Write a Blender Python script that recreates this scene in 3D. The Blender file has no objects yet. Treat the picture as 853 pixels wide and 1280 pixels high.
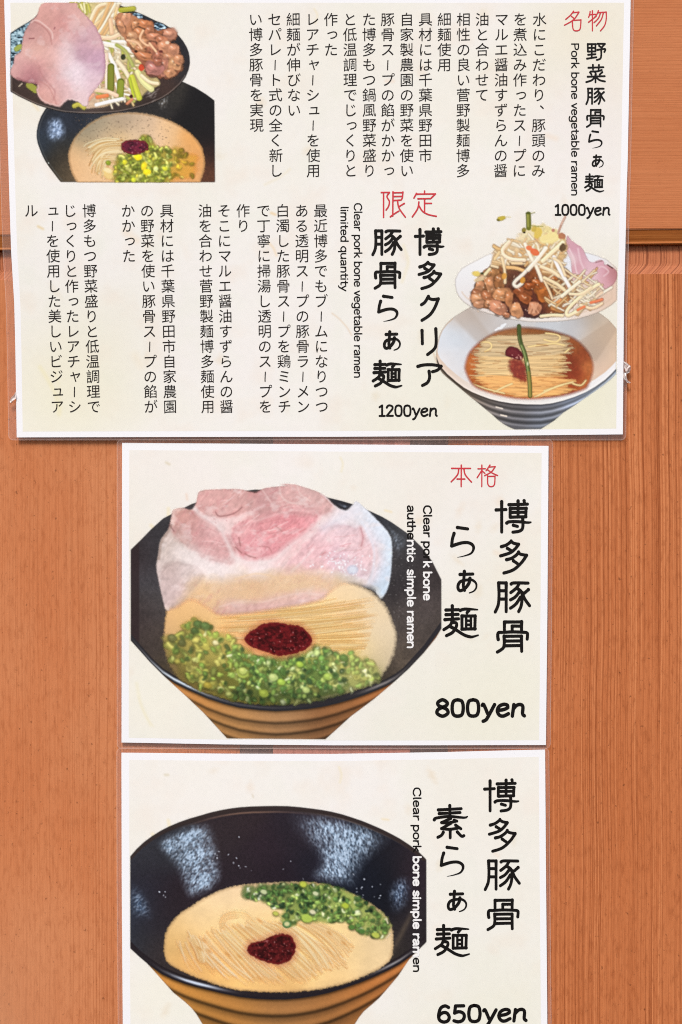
import bpy, math, random
import numpy as np

# ------------------------------------------------------------------ camera, sky, sun, exposure
SC = bpy.context.scene
COL = SC.collection
S = 0.00055                      # metres for one photo unit (menu sheets are A3 and A4)
EYE = 1.5                        # height of the picture centre above the ground
DIST = 2.2

cam_data = bpy.data.cameras.new('camera')
cam = bpy.data.objects.new('camera', cam_data)
COL.objects.link(cam)
cam.location = (0, -DIST, EYE)
cam.rotation_euler = (math.radians(90), 0, 0)
cam_data.sensor_fit = 'VERTICAL'
cam_data.angle = 2 * math.atan(640 * S / DIST)
cam_data.clip_start = 0.05
cam_data.clip_end = 500
SC.camera = cam

world = bpy.data.worlds.new('World')
SC.world = world
world.use_nodes = True
wn = world.node_tree
bg = wn.nodes['Background']
sky = wn.nodes.new('ShaderNodeTexSky')
sky.sky_type = 'NISHITA'
sky.sun_disc = False
SUN_EL, SUN_AZ = 52, 14          # sun behind the viewer, high, a little to the left
sky.sun_elevation = math.radians(SUN_EL)
sky.sun_rotation = math.radians(180 + SUN_AZ)
sky.dust_density = 3.0
wn.links.new(sky.outputs[0], bg.inputs[0])
bg.inputs[1].default_value = 0.06

sun_data = bpy.data.lights.new('sun', 'SUN')
sun_data.energy = 1.5
sun_data.angle = math.radians(14)
sun_data.color = (1.0, 0.965, 0.925)
sun = bpy.data.objects.new('sun', sun_data)
COL.objects.link(sun)
sun.rotation_euler = (math.radians(90 - SUN_EL), 0, math.radians(-SUN_AZ))

SC.view_settings.view_transform = 'Standard'
SC.view_settings.look = 'None'
SC.view_settings.gamma = 1
SC.view_settings.exposure = 1.0
SC.cycles.transparent_max_bounces = 24
SC.cycles.filter_width = 1.05
SC.cycles.use_denoising = False

# ------------------------------------------------------------------ small helpers
def lin(c):
    c = np.clip(np.asarray(c, dtype=np.float64) / 255.0, 0, 1)
    return np.where(c <= 0.04045, c / 12.92, ((c + 0.055) / 1.055) ** 2.4)

def rgba(c):
    l = lin(c)
    return (float(l[0]), float(l[1]), float(l[2]), 1.0)

def empty(name, loc, label, cat, group=None):
    o = bpy.data.objects.new(name, None)
    COL.objects.link(o)
    o.location = loc
    o['label'] = label
    o['category'] = cat
    if group: o['group'] = group
    o.empty_display_size = 0.02
    bpy.context.view_layer.update()
    return o

def raw_mesh(name, V, loops, counts, mat, parent, smooth=False):
    """V (n,3) world coordinates; loops flat vertex indices; counts corners per face."""
    me = bpy.data.meshes.new(name)
    V = np.asarray(V, dtype=np.float64)
    top = parent
    while top is not None and top.parent is not None: top = top.parent
    if top is not None: V = V - np.array(top.location)
    n = len(V)
    me.vertices.add(n)
    me.vertices.foreach_set('co', V.astype(np.float32).ravel())
    counts = np.asarray(counts, dtype=np.int32)
    me.loops.add(int(counts.sum()))
    me.loops.foreach_set('vertex_index', np.asarray(loops, dtype=np.int32).ravel())
    me.polygons.add(len(counts))
    me.polygons.foreach_set('loop_start', np.concatenate(([0], np.cumsum(counts)[:-1])).astype(np.int32))
    me.polygons.foreach_set('loop_total', counts)
    me.polygons.foreach_set('use_smooth', np.full(len(counts), bool(smooth)))
    me.update(calc_edges=True)
    me.validate()
    if mat: me.materials.append(mat)
    o = bpy.data.objects.new(name, me)
    COL.objects.link(o)
    if parent is not None: o.parent = parent
    return o

# ------------------------------------------------------------------ materials
def principled(name):
    m = bpy.data.materials.new(name)
    m.use_nodes = True
    return m, m.node_tree, m.node_tree.nodes['Principled BSDF']

def plain_mat(name, col, rough=0.5, coat=0.0, alpha=1.0):
    m, nt, b = principled(name)
    b.inputs['Base Color'].default_value = rgba(col)
    b.inputs['Roughness'].default_value = rough
    b.inputs['Specular IOR Level'].default_value = 0.1
    b.inputs['Coat Weight'].default_value = coat
    b.inputs['Coat Roughness'].default_value = 0.12
    b.inputs['Alpha'].default_value = alpha
    return m

def ink_mat(name, coat=0.2):
    """printed ink: colour and coverage come from the print's own colour attribute"""
    m, nt, b = principled(name)
    a = nt.nodes.new('ShaderNodeAttribute')
    a.attribute_name = 'ink'
    nt.links.new(a.outputs['Color'], b.inputs['Base Color'])
    nt.links.new(a.outputs['Alpha'], b.inputs['Alpha'])
    b.inputs['Roughness'].default_value = 0.55
    b.inputs['Specular IOR Level'].default_value = 0.06
    b.inputs['Coat Weight'].default_value = coat
    b.inputs['Coat Roughness'].default_value = 0.15
    return m

class Nodes:
    def __init__(s, nt): s.nt = nt
    def val(s, x, sock):
        if isinstance(x, (int, float)): sock.default_value = x
        elif isinstance(x, tuple): sock.default_value = x
        else: s.nt.links.new(x, sock)
    def math(s, op, a, b=0.0, clamp=False):
        n = s.nt.nodes.new('ShaderNodeMath'); n.operation = op; n.use_clamp = clamp
        s.val(a, n.inputs[0]); s.val(b, n.inputs[1]); return n.outputs[0]
    def combine(s, x, y, z=0.0):
        n = s.nt.nodes.new('ShaderNodeCombineXYZ')
        s.val(x, n.inputs[0]); s.val(y, n.inputs[1]); s.val(z, n.inputs[2]); return n.outputs[0]
    def noise(s, vec, scale=1.0, detail=2.0, rough=0.5):
        n = s.nt.nodes.new('ShaderNodeTexNoise')
        s.nt.links.new(vec, n.inputs['Vector'])
        n.inputs['Scale'].default_value = scale; n.inputs['Detail'].default_value = detail
        n.inputs['Roughness'].default_value = rough
        return n.outputs[0]
    def ramp(s, x, a, b, smooth=True):
        n = s.nt.nodes.new('ShaderNodeMapRange')
        if smooth: n.interpolation_type = 'SMOOTHSTEP'
        s.val(x, n.inputs[0]); n.inputs[1].default_value = a; n.inputs[2].default_value = b
        return n.outputs[0]
    def mix(s, f, a, b):
        n = s.nt.nodes.new('ShaderNodeMix'); n.data_type = 'RGBA'
        s.val(f, n.inputs[0]); s.val(a, n.inputs[6]); s.val(b, n.inputs[7]); return n.outputs[2]

def wood_mat(name, base, dark, light, lines=0.8, freq=25.0, speck=0.6, tone=0.5, pale=None, seed=0.0, mask=None, rough=0.6, wander=0.16):
    """wood read in board coordinates: u runs across the grain, v along it (1 = 100 photo units)"""
    m, nt, b = principled(name)
    N = Nodes(nt)
    uv = nt.nodes.new('ShaderNodeUVMap'); uv.uv_map = 'grain'
    sep = nt.nodes.new('ShaderNodeSeparateXYZ'); nt.links.new(uv.outputs[0], sep.inputs[0])
    u, v = sep.outputs[0], sep.outputs[1]
    drift = N.noise(N.combine(N.math('MULTIPLY', u, 0.35), N.math('MULTIPLY', v, 0.22), seed), 1.0, 1.5)
    drift = N.math('MULTIPLY', N.math('SUBTRACT', drift, 0.5), wander)
    uu = N.math('ADD', u, drift)
    ring = N.noise(N.combine(N.math('MULTIPLY', uu, freq), N.math('MULTIPLY', v, 0.10), seed + 3), 1.0, 1.2, 0.5)
    ring2 = N.noise(N.combine(N.math('MULTIPLY', uu, freq * 0.11), N.math('MULTIPLY', v, 0.12), seed + 7), 1.0, 1.0)
    fib = N.noise(N.combine(N.math('MULTIPLY', uu, 95.0), N.math('MULTIPLY', v, 5.0), seed + 11), 1.0, 3.0, 0.65)
    big = N.noise(N.combine(N.math('MULTIPLY', u, 1.1), N.math('MULTIPLY', v, 0.45), seed + 13), 1.0, 3.0, 0.55)
    blotch = N.noise(N.combine(N.math('MULTIPLY', u, 20.0), N.math('MULTIPLY', v, 5.0), seed + 17), 1.0, 5.0, 0.68)
    spots = N.noise(N.combine(N.math('MULTIPLY', u, 22.0), N.math('MULTIPLY', v, 15.0), seed + 19), 1.0, 2.0, 0.6)
    c = N.mix(N.math('MULTIPLY', N.ramp(big, 0.3, 0.7), tone), rgba(base), rgba(light))
    area = N.ramp(ring2, 0.3, 0.62)
    if mask is not None:          # the close growth rings run only over part of the board
        area = N.math('MULTIPLY', area, N.ramp(u, mask[0], mask[1]))
    f_dark = N.math('MULTIPLY', N.math('SUBTRACT', 1.0, N.ramp(ring, 0.36, 0.47)), N.math('MULTIPLY', N.math('ADD', 0.3, N.math('MULTIPLY', area, 0.7)), lines), True)
    ring3 = N.noise(N.combine(N.math('MULTIPLY', uu, freq * 1.9), N.math('MULTIPLY', v, 0.35), seed + 5), 1.0, 1.0, 0.5)
    c = N.mix(N.math('MULTIPLY', N.math('SUBTRACT', 1.0, N.ramp(ring3, 0.36, 0.5)), 0.4 * lines, True), c, rgba(dark))
    c = N.mix(f_dark, c, rgba(dark))
    f_light = N.math('MULTIPLY', N.ramp(ring, 0.54, 0.64), N.math('MULTIPLY', N.math('ADD', 0.2, area), lines * 0.75), True)
    c = N.mix(f_light, c, rgba(light))
    c = N.mix(N.math('MULTIPLY', N.ramp(blotch, 0.46, 0.68), 0.5 * speck), c, rgba(dark))
    c = N.mix(N.math('MULTIPLY', N.ramp(spots, 0.64, 0.76), 0.8 * speck), c, rgba([x * 0.72 for x in dark]))
    c = N.mix(N.math('MULTIPLY', N.ramp(fib, 0.35, 0.7, False), 0.28), c, rgba(light))
    if pale is not None:          # paler tone towards one lower corner of the board
        f = N.math('MULTIPLY', N.ramp(v, pale[0], pale[1]), N.ramp(u, pale[2], pale[3]))
        c = N.mix(N.math('MULTIPLY', f, 0.55), c, rgba(pale[4]))
    nt.links.new(c, b.inputs['Base Color'])
    b.inputs['Roughness'].default_value = rough
    b.inputs['Specular IOR Level'].default_value = 0.18
    bump = nt.nodes.new('ShaderNodeBump')
    bump.inputs['Strength'].default_value = 0.25
    bump.inputs['Distance'].default_value = 0.0006
    nt.links.new(N.math('ADD', ring, N.math('MULTIPLY', fib, 0.5)), bump.inputs['Height'])
    nt.links.new(bump.outputs[0], b.inputs['Normal'])
    return m

def film_mat(name, col, alpha, rough=0.14):
    m, nt, b = principled(name)
    N = Nodes(nt)
    tc = nt.nodes.new('ShaderNodeTexCoord')
    n1 = N.noise(tc.outputs['Object'], 22.0, 2.0)
    b.inputs['Base Color'].default_value = rgba(col)
    b.inputs['Roughness'].default_value = rough
    b.inputs['Specular IOR Level'].default_value = 0.6
    N.val(N.math('MULTIPLY', N.math('ADD', 0.75, N.math('MULTIPLY', n1, 0.5)), alpha), b.inputs['Alpha'])
    bump = nt.nodes.new('ShaderNodeBump')
    bump.inputs['Strength'].default_value = 0.2; bump.inputs['Distance'].default_value = 0.001
    nt.links.new(n1, bump.inputs['Height']); nt.links.new(bump.outputs[0], b.inputs['Normal'])
    return m

MAT_INK = ink_mat('printed_ink')
MAT_PAPER = plain_mat('white_paper', (249, 248, 250), 0.6, 0.6)
MAT_BLACK = plain_mat('black_ink', (22, 19, 18), 0.5, 0.15)
MAT_GREY = plain_mat('dark_grey_ink', (40, 35, 33), 0.5, 0.15)
MAT_RED = plain_mat('red_ink', (208, 62, 70), 0.5, 0.15)
MAT_WHITE = plain_mat('white_ink', (247, 245, 243), 0.5, 0.6)
MAT_FILM = film_mat('clear_laminate', (226, 196, 188), 0.14)
MAT_FILM_EDGE = film_mat('laminate_edge', (236, 212, 202), 0.28)
MAT_TAPE = film_mat('clear_tape', (244, 236, 232), 0.62, 0.2)

# ------------------------------------------------------------------ places: photo units to the wall
def wall_point(px, py, depth):
    px, py, depth = np.broadcast_arrays(np.asarray(px, float), np.asarray(py, float), np.asarray(depth, float))
    return np.stack([(px - 426.5) * S, -depth, EYE + (640 - py) * S], -1)

LAYER = 0.000014
def stile_bulge(px):                      # the sheets ride over the raised centre stile
    return 0.0021 * np.exp(-((np.asarray(px, float) - 426) / 190.0) ** 4)

def depth_top(px, py):
    py = np.asarray(py, float)
    t = np.clip((py - 250) / 290.0, 0, 1)
    t = t * t * (3 - 2 * t)
    bow = 0.0004 * np.sin(np.asarray(px, float) / 130.0 + 0.6)
    return 0.0062 * (1 - t) + (0.0036 + stile_bulge(px)) * t + bow * (0.4 + 0.6 * t)
def depth_mid(px, py):
    px = np.asarray(px, float); py = np.asarray(py, float)
    return 0.0022 + stile_bulge(px) + 0.0005 * np.sin((py - 555) / 375 * math.pi) + 0.0002 * np.sin(px / 60.0)
def depth_low(px, py):
    px = np.asarray(px, float); py = np.asarray(py, float)
    return 0.0015 + stile_bulge(px) + 0.0005 * np.sin((py - 940) / 375 * math.pi) + 0.0002 * np.sin(px / 70.0 + 1)

def warp_none(x, y): return np.asarray(x, float), np.asarray(y, float)
def warp_top(x, y):                       # the big sheet narrows a little towards its foot
    x = np.asarray(x, float); y = np.asarray(y, float)
    return 516 + (x - 516) * (1 - 5.4e-5 * y), y
def unwarp_top(x, y): return 516 + (x - 516) / (1 - 5.4e-5 * y), y

class Sheet:
    def __init__(s, root, depth, warp=warp_none, unwarp=warp_none):
        s.root, s.depth, s.warp, s.unwarp = root, depth, warp, unwarp
    def at(s, px, py, layer):             # photo units (already warped) to world
        return wall_point(px, py, s.depth(px, py) + LAYER * np.asarray(layer, float))

# ------------------------------------------------------------------ a numpy print shop for the printed pictures
_tab = np.random.RandomState(5).rand(512, 512).astype(np.float32)
def vnoise(x, y, seed=0):
    x = np.asarray(x, np.float32) + seed * 37.31; y = np.asarray(y, np.float32) + seed * 17.73
    xi = np.floor(x).astype(np.int64); yi = np.floor(y).astype(np.int64)
    fx = x - xi; fy = y - yi
    fx = fx * fx * (3 - 2 * fx); fy = fy * fy * (3 - 2 * fy)
    g = lambda a, b: _tab[b % 512, a % 512]
    return (g(xi, yi) * (1 - fx) + g(xi + 1, yi) * fx) * (1 - fy) + (g(xi, yi + 1) * (1 - fx) + g(xi + 1, yi + 1) * fx) * fy
def fbm(x, y, seed=0, octv=3):            # about -1..1
    r = 0; a = 1.0; t = 0
    for k in range(octv):
        r = r + a * (vnoise(x * 2 ** k, y * 2 ** k, seed + k * 3) * 2 - 1); t += a; a *= 0.55
    return r / t

def curve(pts, closed=False, n=5):
    """Catmull-Rom through the points; a repeated point makes a corner"""
    P = np.asarray(pts, float)
    if len(P) < 3: return P
    out = []
    m = len(P)
    rng = range(m if closed else m - 1)
    for i in rng:
        if closed:
            p0, p1, p2, p3 = P[(i - 1) % m], P[i], P[(i + 1) % m], P[(i + 2) % m]
        else:
            p0, p1, p2, p3 = P[max(i - 1, 0)], P[i], P[i + 1], P[min(i + 2, m - 1)]
        if np.allclose(p1, p2): continue
        for k in range(n):
            t = k / n
            out.append(0.5 * (2 * p1 + (p2 - p0) * t + (2 * p0 - 5 * p1 + 4 * p2 - p3) * t * t + (3 * p1 - p0 - 3 * p2 + p3) * t ** 3))
    if not closed: out.append(P[-1])
    return np.array(out)

def seg_dist(X, Y, poly, closed):
    d2 = np.full(X.shape, 1e12, np.float32)
    A = poly; B = np.roll(poly, -1, 0)
    if not closed: A, B = poly[:-1], poly[1:]
    for (ax, ay), (bx, by) in zip(A, B):
        dx, dy = bx - ax, by - ay
        L = dx * dx + dy * dy
        if L < 1e-12: continue
        t = np.clip(((X - ax) * dx + (Y - ay) * dy) / L, 0, 1)
        d2 = np.minimum(d2, (X - ax - t * dx) ** 2 + (Y - ay - t * dy) ** 2)
    return np.sqrt(d2)
def inside(X, Y, poly):
    r = np.zeros(X.shape, bool)
    A = poly; B = np.roll(poly, -1, 0)
    for (ax, ay), (bx, by) in zip(A, B):
        if ay == by: continue
        c = (ay > Y) != (by > Y)
        r ^= c & (X < (bx - ax) * (Y - ay) / (by - ay) + ax)
    return r

class Print:
    STEP = 0.66
    def __init__(s, x0, y0, x1, y1, step=None):
        h = step or s.STEP
        s.h = h
        s.xs = np.arange(x0, x1 + h, h, dtype=np.float32); s.ys = np.arange(y0, y1 + h, h, dtype=np.float32)
        s.X, s.Y = np.meshgrid(s.xs, s.ys)
        s.C = np.zeros(s.X.shape + (3,), np.float32) + 128
        s.A = np.zeros(s.X.shape, np.float32)
    def sdf(s, poly):
        X, Y = s.X[::2, ::2], s.Y[::2, ::2]
        d = seg_dist(X, Y, poly, True)
        d = np.where(inside(X, Y, poly), -d, d).astype(np.float32)
        # back to full resolution
        hh, ww = s.X.shape
        yi = np.minimum(np.arange(hh) / 2, d.shape[0] - 1); xi = np.minimum(np.arange(ww) / 2, d.shape[1] - 1)
        y0 = yi.astype(int); x0 = xi.astype(int); y1 = np.minimum(y0 + 1, d.shape[0] - 1); x1 = np.minimum(x0 + 1, d.shape[1] - 1)
        fy = (yi - y0)[:, None]; fx = (xi - x0)[None]
        return (d[y0][:, x0] * (1 - fx) + d[y0][:, x1] * fx) * (1 - fy) + (d[y1][:, x0] * (1 - fx) + d[y1][:, x1] * fx) * fy
    def put(s, m, col, sl=None):
        """lay colour over the print with coverage m"""
        sl = sl or (slice(None), slice(None))
        C = s.C[sl]; A = s.A[sl]
        col = np.asarray(col, np.float32)
        m = np.clip(m, 0, 1).astype(np.float32)
        na = m + A * (1 - m)
        w = np.where(na > 1e-6, m / np.maximum(na, 1e-6), 1)[..., None]
        s.C[sl] = C * (1 - w) + col * w
        s.A[sl] = na
    def tint(s, m, col):                  # colour only, coverage unchanged
        m = np.clip(m, 0, 1)[..., None]
        s.C = s.C * (1 - m) + np.asarray(col, np.float32) * m
    def mul(s, f):
        s.C = s.C * (f[..., None] if np.ndim(f) == 2 else f)
    def win(s, x0, y0, x1, y1):
        i0 = max(int((x0 - s.xs[0]) / s.h), 0); i1 = min(int((x1 - s.xs[0]) / s.h) + 2, len(s.xs))
        j0 = max(int((y0 - s.ys[0]) / s.h), 0); j1 = min(int((y1 - s.ys[0]) / s.h) + 2, len(s.ys))
        if i0 >= i1 or j0 >= j1: return None
        return (slice(j0, j1), slice(i0, i1))
    def blob(s, cx, cy, rx, ry, col, ang=0, a=1.0, soft=1.0, rag=0.0, seed=0, power=2.0):
        R = max(rx, ry) * 1.3 + soft + 1
        sl = s.win(cx - R, cy - R, cx + R, cy + R)
        if sl is None: return
        X, Y = s.X[sl] - cx, s.Y[sl] - cy
        c, n = math.cos(ang), math.sin(ang)
        U = X * c + Y * n; V = -X * n + Y * c
        r = (np.abs(U / rx) ** power + np.abs(V / ry) ** power) ** (1 / power)
        if rag: r = r + rag * fbm(X / rx * 1.6 + cx, Y / ry * 1.6 + cy, seed, 2)
        s.put(a * np.clip((1 - r) * min(rx, ry) / soft + 0.5, 0, 1), col, sl)
    def stroke(s, pts, w, col, a=1.0, soft=1.0, smooth=True, taper=False):
        P = curve(pts, False, 4) if smooth else np.asarray(pts, float)
        R = w + soft + 1
        sl = s.win(P[:, 0].min() - R, P[:, 1].min() - R, P[:, 0].max() + R, P[:, 1].max() + R)
        if sl is None: return
        d = seg_dist(s.X[sl], s.Y[sl], P, False)
        s.put(a * np.clip((w / 2 - d) / soft + 0.5, 0, 1), col, sl)
    def strip(s, pts, w, col, edge=0.62, hi=1.1, a=1.0):
        col = np.asarray(col, float)
        s.stroke(pts, w + 1.6, col * (0.45 * edge + 0.45), 0.38 * a, 1.6)
        s.stroke(pts, w, col, a, 1.0)
        P = np.asarray(pts, float) + np.array([-0.15 * w, -0.2 * w])
        s.stroke(P, w * 0.4, np.minimum(col * hi, 252), 0.8 * a, 1.2)
    def chunk(s, cx, cy, rx, ry, col, ang=0, seed=0):
        col = np.asarray(col, float)
        s.blob(cx, cy + 0.8, rx + 1.2, ry + 1.2, col * 0.5, ang, 0.6, 2.4, 0.35, seed)
        s.blob(cx, cy, rx * .95, ry * .95, col, ang, 1.0, 1.4, 0.22, seed, 3.2)
        R = random.Random(seed * 7 + 1)
        for _ in range(3):
            t = R.uniform(0, 6.28); q = R.uniform(.45, .8)
            s.blob(cx + rx * .55 * math.cos(t), cy + ry * .55 * math.sin(t), rx * q, ry * q, np.clip(col * R.uniform(.82, 1.1), 0, 250), ang + R.uniform(-.4, .4), .7, 1.8, .25, seed + 3, 2.6)
        for _ in range(2):
            t = R.uniform(0, 6.28); x, y = cx + rx * .4 * math.cos(t), cy + ry * .4 * math.sin(t)
            s.stroke([(x, y), (x + R.uniform(-4, 4), y + R.uniform(-1.5, 1.5)), (x + R.uniform(-5, 5), y + R.uniform(-4, 4))], R.uniform(.8, 1.4), col * .55, .5, 1.2)
        s.blob(cx + rx * 0.25, cy + ry * 0.35, rx * 0.6, ry * 0.5, col * 0.82, ang, 0.6, 3.0, 0.4, seed + 5)
        s.blob(cx - rx * 0.25, cy - ry * 0.35, rx * 0.5, ry * 0.4, np.minimum(col * 1.17 + 8, 250), ang, 0.75, 2.5, 0.4, seed + 9)
        s.blob(cx - rx * 0.35, cy - ry * 0.5, max(rx * 0.2, .7), max(ry * 0.1, .5), (250, 236, 222), ang + .4, 0.6, 1.2, .5, seed)
    def field(s, pts, sigma):
        num = np.zeros(s.X.shape + (3,), np.float32); den = np.zeros(s.X.shape, np.float32)
        for x, y, c in pts:
            d2 = (s.X - x) ** 2 + (s.Y - y) ** 2
            w = np.exp(-d2 / (2 * sigma * sigma)) + 1e-4 / (1 + d2 / sigma ** 2)
            num += w[..., None] * np.asarray(c, np.float32); den += w
        return num / den[..., None]
    def crisp(s, sigma, amount):          # the print's own sharpening
        C0, A0 = s.C.copy(), s.A.copy()
        s.blur(sigma)
        s.C = np.clip(C0 + amount * (C0 - s.C) * np.clip(A0 * 1.5 - .5, 0, 1)[..., None], 6, 252); s.A = A0
    def blur(s, sigma):
        r = sigma / s.h
        n = int(math.ceil(r * 2.5)); k = np.exp(-np.arange(-n, n + 1) ** 2 / (2 * r * r)); k /= k.sum()
        P = np.concatenate([s.C * s.A[..., None], s.A[..., None]], -1)
        for ax in (0, 1):
            pad = [(0, 0)] * 3; pad[ax] = (n, n)
            Q = np.pad(P, pad, mode='edge'); o = 0
            for i, w in enumerate(k):
                o = o + w * (Q[i:i + P.shape[0]] if ax == 0 else Q[:, i:i + P.shape[1]])
            P = o
        s.A = P[..., 3]
        s.C = np.where(s.A[..., None] > 1e-4, P[..., :3] / np.maximum(s.A[..., None], 1e-4), s.C)
    def build(s, name, sheet, layer, parent, amin=0.02, soft=0.42, sharp=0.5):
        if soft:
            s.blur(soft)
            if sharp: s.crisp(1.8, sharp)
        A = np.clip(s.A, 0, 1)
        keep = (A[:-1, :-1] > amin) | (A[1:, :-1] > amin) | (A[:-1, 1:] > amin) | (A[1:, 1:] > amin)
        hh, ww = s.X.shape
        idx = np.arange(hh * ww).reshape(hh, ww)
        q = np.stack([idx[:-1, :-1][keep], idx[1:, :-1][keep], idx[1:, 1:][keep], idx[:-1, 1:][keep]], -1)
        used, inv = np.unique(q.ravel(), return_inverse=True)
        X = s.X.ravel()[used]; Y = s.Y.ravel()[used]
        V = sheet.at(X, Y, layer)
        o = raw_mesh(name, V, inv.ravel(), np.full(len(q), 4), MAT_INK, parent)
        col = np.concatenate([lin(np.clip(s.C.reshape(-1, 3)[used], 0, 255)), A.ravel()[used][:, None]], 1)
        at = o.data.color_attributes.new('ink', 'FLOAT_COLOR', 'POINT')
        at.data.foreach_set('color', col.astype(np.float32).ravel())
        return o

def smooth01(a, b, x):
    t = np.clip((x - a) / (b - a), 0, 1)
    return t * t * (3 - 2 * t)
def cover(d, soft=1.0): return np.clip(0.5 - d / soft, 0, 1)
def interp_y(pts):
    P = np.asarray(pts, float)
    return lambda x: np.interp(x, P[:, 0], P[:, 1])

def glaze_glint(p, poly, core, col, seed, soft=18.0, strength=1.0, ang=0.5):
    """rippled window reflection photographed in a dark glaze"""
    d = p.sdf(curve(poly, True, 4))
    m = cover(d + 5, soft) ** 1.2
    c, n = math.cos(ang), math.sin(ang)
    U = p.X * c + p.Y * n; V = -p.X * n + p.Y * c
    r = fbm(U / 1.9, V / 3.4, seed, 2) + 0.45 * fbm(U / 4.5, V / 7, seed + 4, 2)
    r = np.clip(0.5 + r * 1.0, 0, 1)
    k = np.zeros_like(m)
    for (x, y, rr) in core: k = np.maximum(k, np.exp(-((p.X - x) ** 2 + (p.Y - y) ** 2) / (2 * rr * rr)))
    amount = m * np.clip(0.12 + 0.95 * k, 0, 1) * (0.62 + 0.5 * (r - .35)) * strength
    p.tint(np.clip(amount, 0, 0.95), col)
    em = fbm(U / 2.2, V / 3.6, seed + 8, 2) - fbm((U + .9) / 2.2, (V + 1.1) / 3.6, seed + 8, 2)
    p.C = np.clip(p.C + (m * np.clip(.2 + k, 0, 1) * strength * 38 * em)[..., None], 8, 250)
    p.tint(np.clip(m * k * (r > 0.8) * 0.35, 0, 1), (200, 214, 232))

GREENS_FRESH = [((52, 84, 44), 3), ((74, 112, 52), 4), ((96, 138, 62), 4), ((132, 168, 74), 3), ((168, 196, 92), 2), ((196, 214, 140), 2), ((214, 224, 176), 1), ((40, 64, 38), 2)]
def scatter_scallions(p, poly, n, palette, seed, rmin=2.0, rmax=4.6, tone=None, density=None):
    R = random.Random(seed)
    pal = [c for c, k in palette for _ in range(k)]
    P = curve(poly, True, 4)
    x0, y0 = P.min(0); x1, y1 = P.max(0)
    k = 0; tries = 0
    while k < n and tries < n * 30:
        tries += 1
        x, y = R.uniform(x0, x1), R.uniform(y0, y1)
        if not inside(np.array([[x]]), np.array([[y]]), P)[0, 0]: continue
        if density and R.random() > density(x, y): continue
        k += 1
        c = np.array(R.choice(pal), float) * R.uniform(0.92, 1.2)
        c = c * 0.86 + c.mean() * 0.14
        if tone is not None: c = tone(x, y, c)
        r = R.uniform(rmin, rmax); e = R.uniform(0.55, 0.95); a = R.uniform(0, math.pi)
        kind = R.random()
        p.blob(x + 0.5, y + 0.8, r + 0.8, r * e + 0.8, c * 0.55, a, 0.45, 2.2)
        if kind < 0.40:                    # a cut ring with its lighter or darker hole
            p.blob(x, y, r, r * e, c, a, 0.9, 1.3, 0.3, k)
            p.blob(x + R.uniform(-.4, .4), y + R.uniform(-.4, .4), r * 0.58, r * e * 0.55, c * (1.32 if kind < 0.24 else 0.66), a, 0.75, 1.3, .4, k)
        elif kind < 0.75:                  # a curled sliver
            l = r * R.uniform(1.1, 2.0); b = a + R.uniform(-1, 1)
            pts = [(x, y), (x + l * .5 * math.cos(a), y + l * .5 * math.sin(a)), (x + l * .5 * math.cos(a) + l * .5 * math.cos(b), y + l * .5 * math.sin(a) + l * .5 * math.sin(b))]
            p.stroke(pts, r * R.uniform(.7, 1.1), c, .9, 1.3)
            p.stroke([(u - .4, v - .5) for u, v in pts], r * .3, np.minimum(c * 1.3 + 14, 245), .7, 1.1)
        else:
            p.blob(x, y, r, r * e, c, a, 0.9, 1.4, 0.8, k)
            p.blob(x - r * .25, y - r * .3, r * 0.5, r * 0.3, np.minimum(c * 1.3 + 12, 245), a, 0.65, 1.4, .5, k)

def chili(p, poly, seed, col=(96, 26, 32), halo=None, sparkle=90):
    P = curve(poly, True, 5)
    d = p.sdf(P) + 1.2 * fbm(p.X / 3, p.Y / 3, seed, 2)
    if halo is not None:
        p.put(0.5 * np.clip(1 - d / 9.0, 0, 1) ** 1.5, halo)
    p.put(cover(d, 1.6), col)
    n = fbm(p.X / 4.6, p.Y / 3.6, seed + 2, 3)
    ins = cover(d + 1.5, 2.0)
    p.tint(ins * np.clip(n * 1.3, 0, 0.5), np.array(col) * 1.3 + np.array([16, 6, 4]))
    p.tint(ins * np.clip(-n * 1.6, 0, 0.7), np.array(col) * 0.55)
    p.tint(np.clip(1 - np.abs(d + 1.0) / 2.2, 0, 1) * 0.45, (150, 44, 40))
    R = random.Random(seed)
    x0, y0 = P.min(0); x1, y1 = P.max(0)
    for _ in range(sparkle):
        x, y = R.uniform(x0, x1), R.uniform(y0 + (y1 - y0) * .2, y1)
        if not inside(np.array([[x]]), np.array([[y]]), P * 0.9 + P.mean(0) * 0.1)[0, 0]: continue
        p.blob(x, y, R.uniform(0.5, 1.2), R.uniform(0.4, 0.8), R.choice([(206, 150, 146), (150, 74, 70), (128, 50, 50)]), R.uniform(0, 3), 0.6, 0.9)

# ------------------------------------------------------------------ the printed pictures
def grain(p, k=0.035, seed=1):
    p.mul(1 + k * fbm(p.X / 1.7, p.Y / 1.7, seed, 2) + k * 0.8 * fbm(p.X / 14, p.Y / 14, seed + 3, 2))

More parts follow.
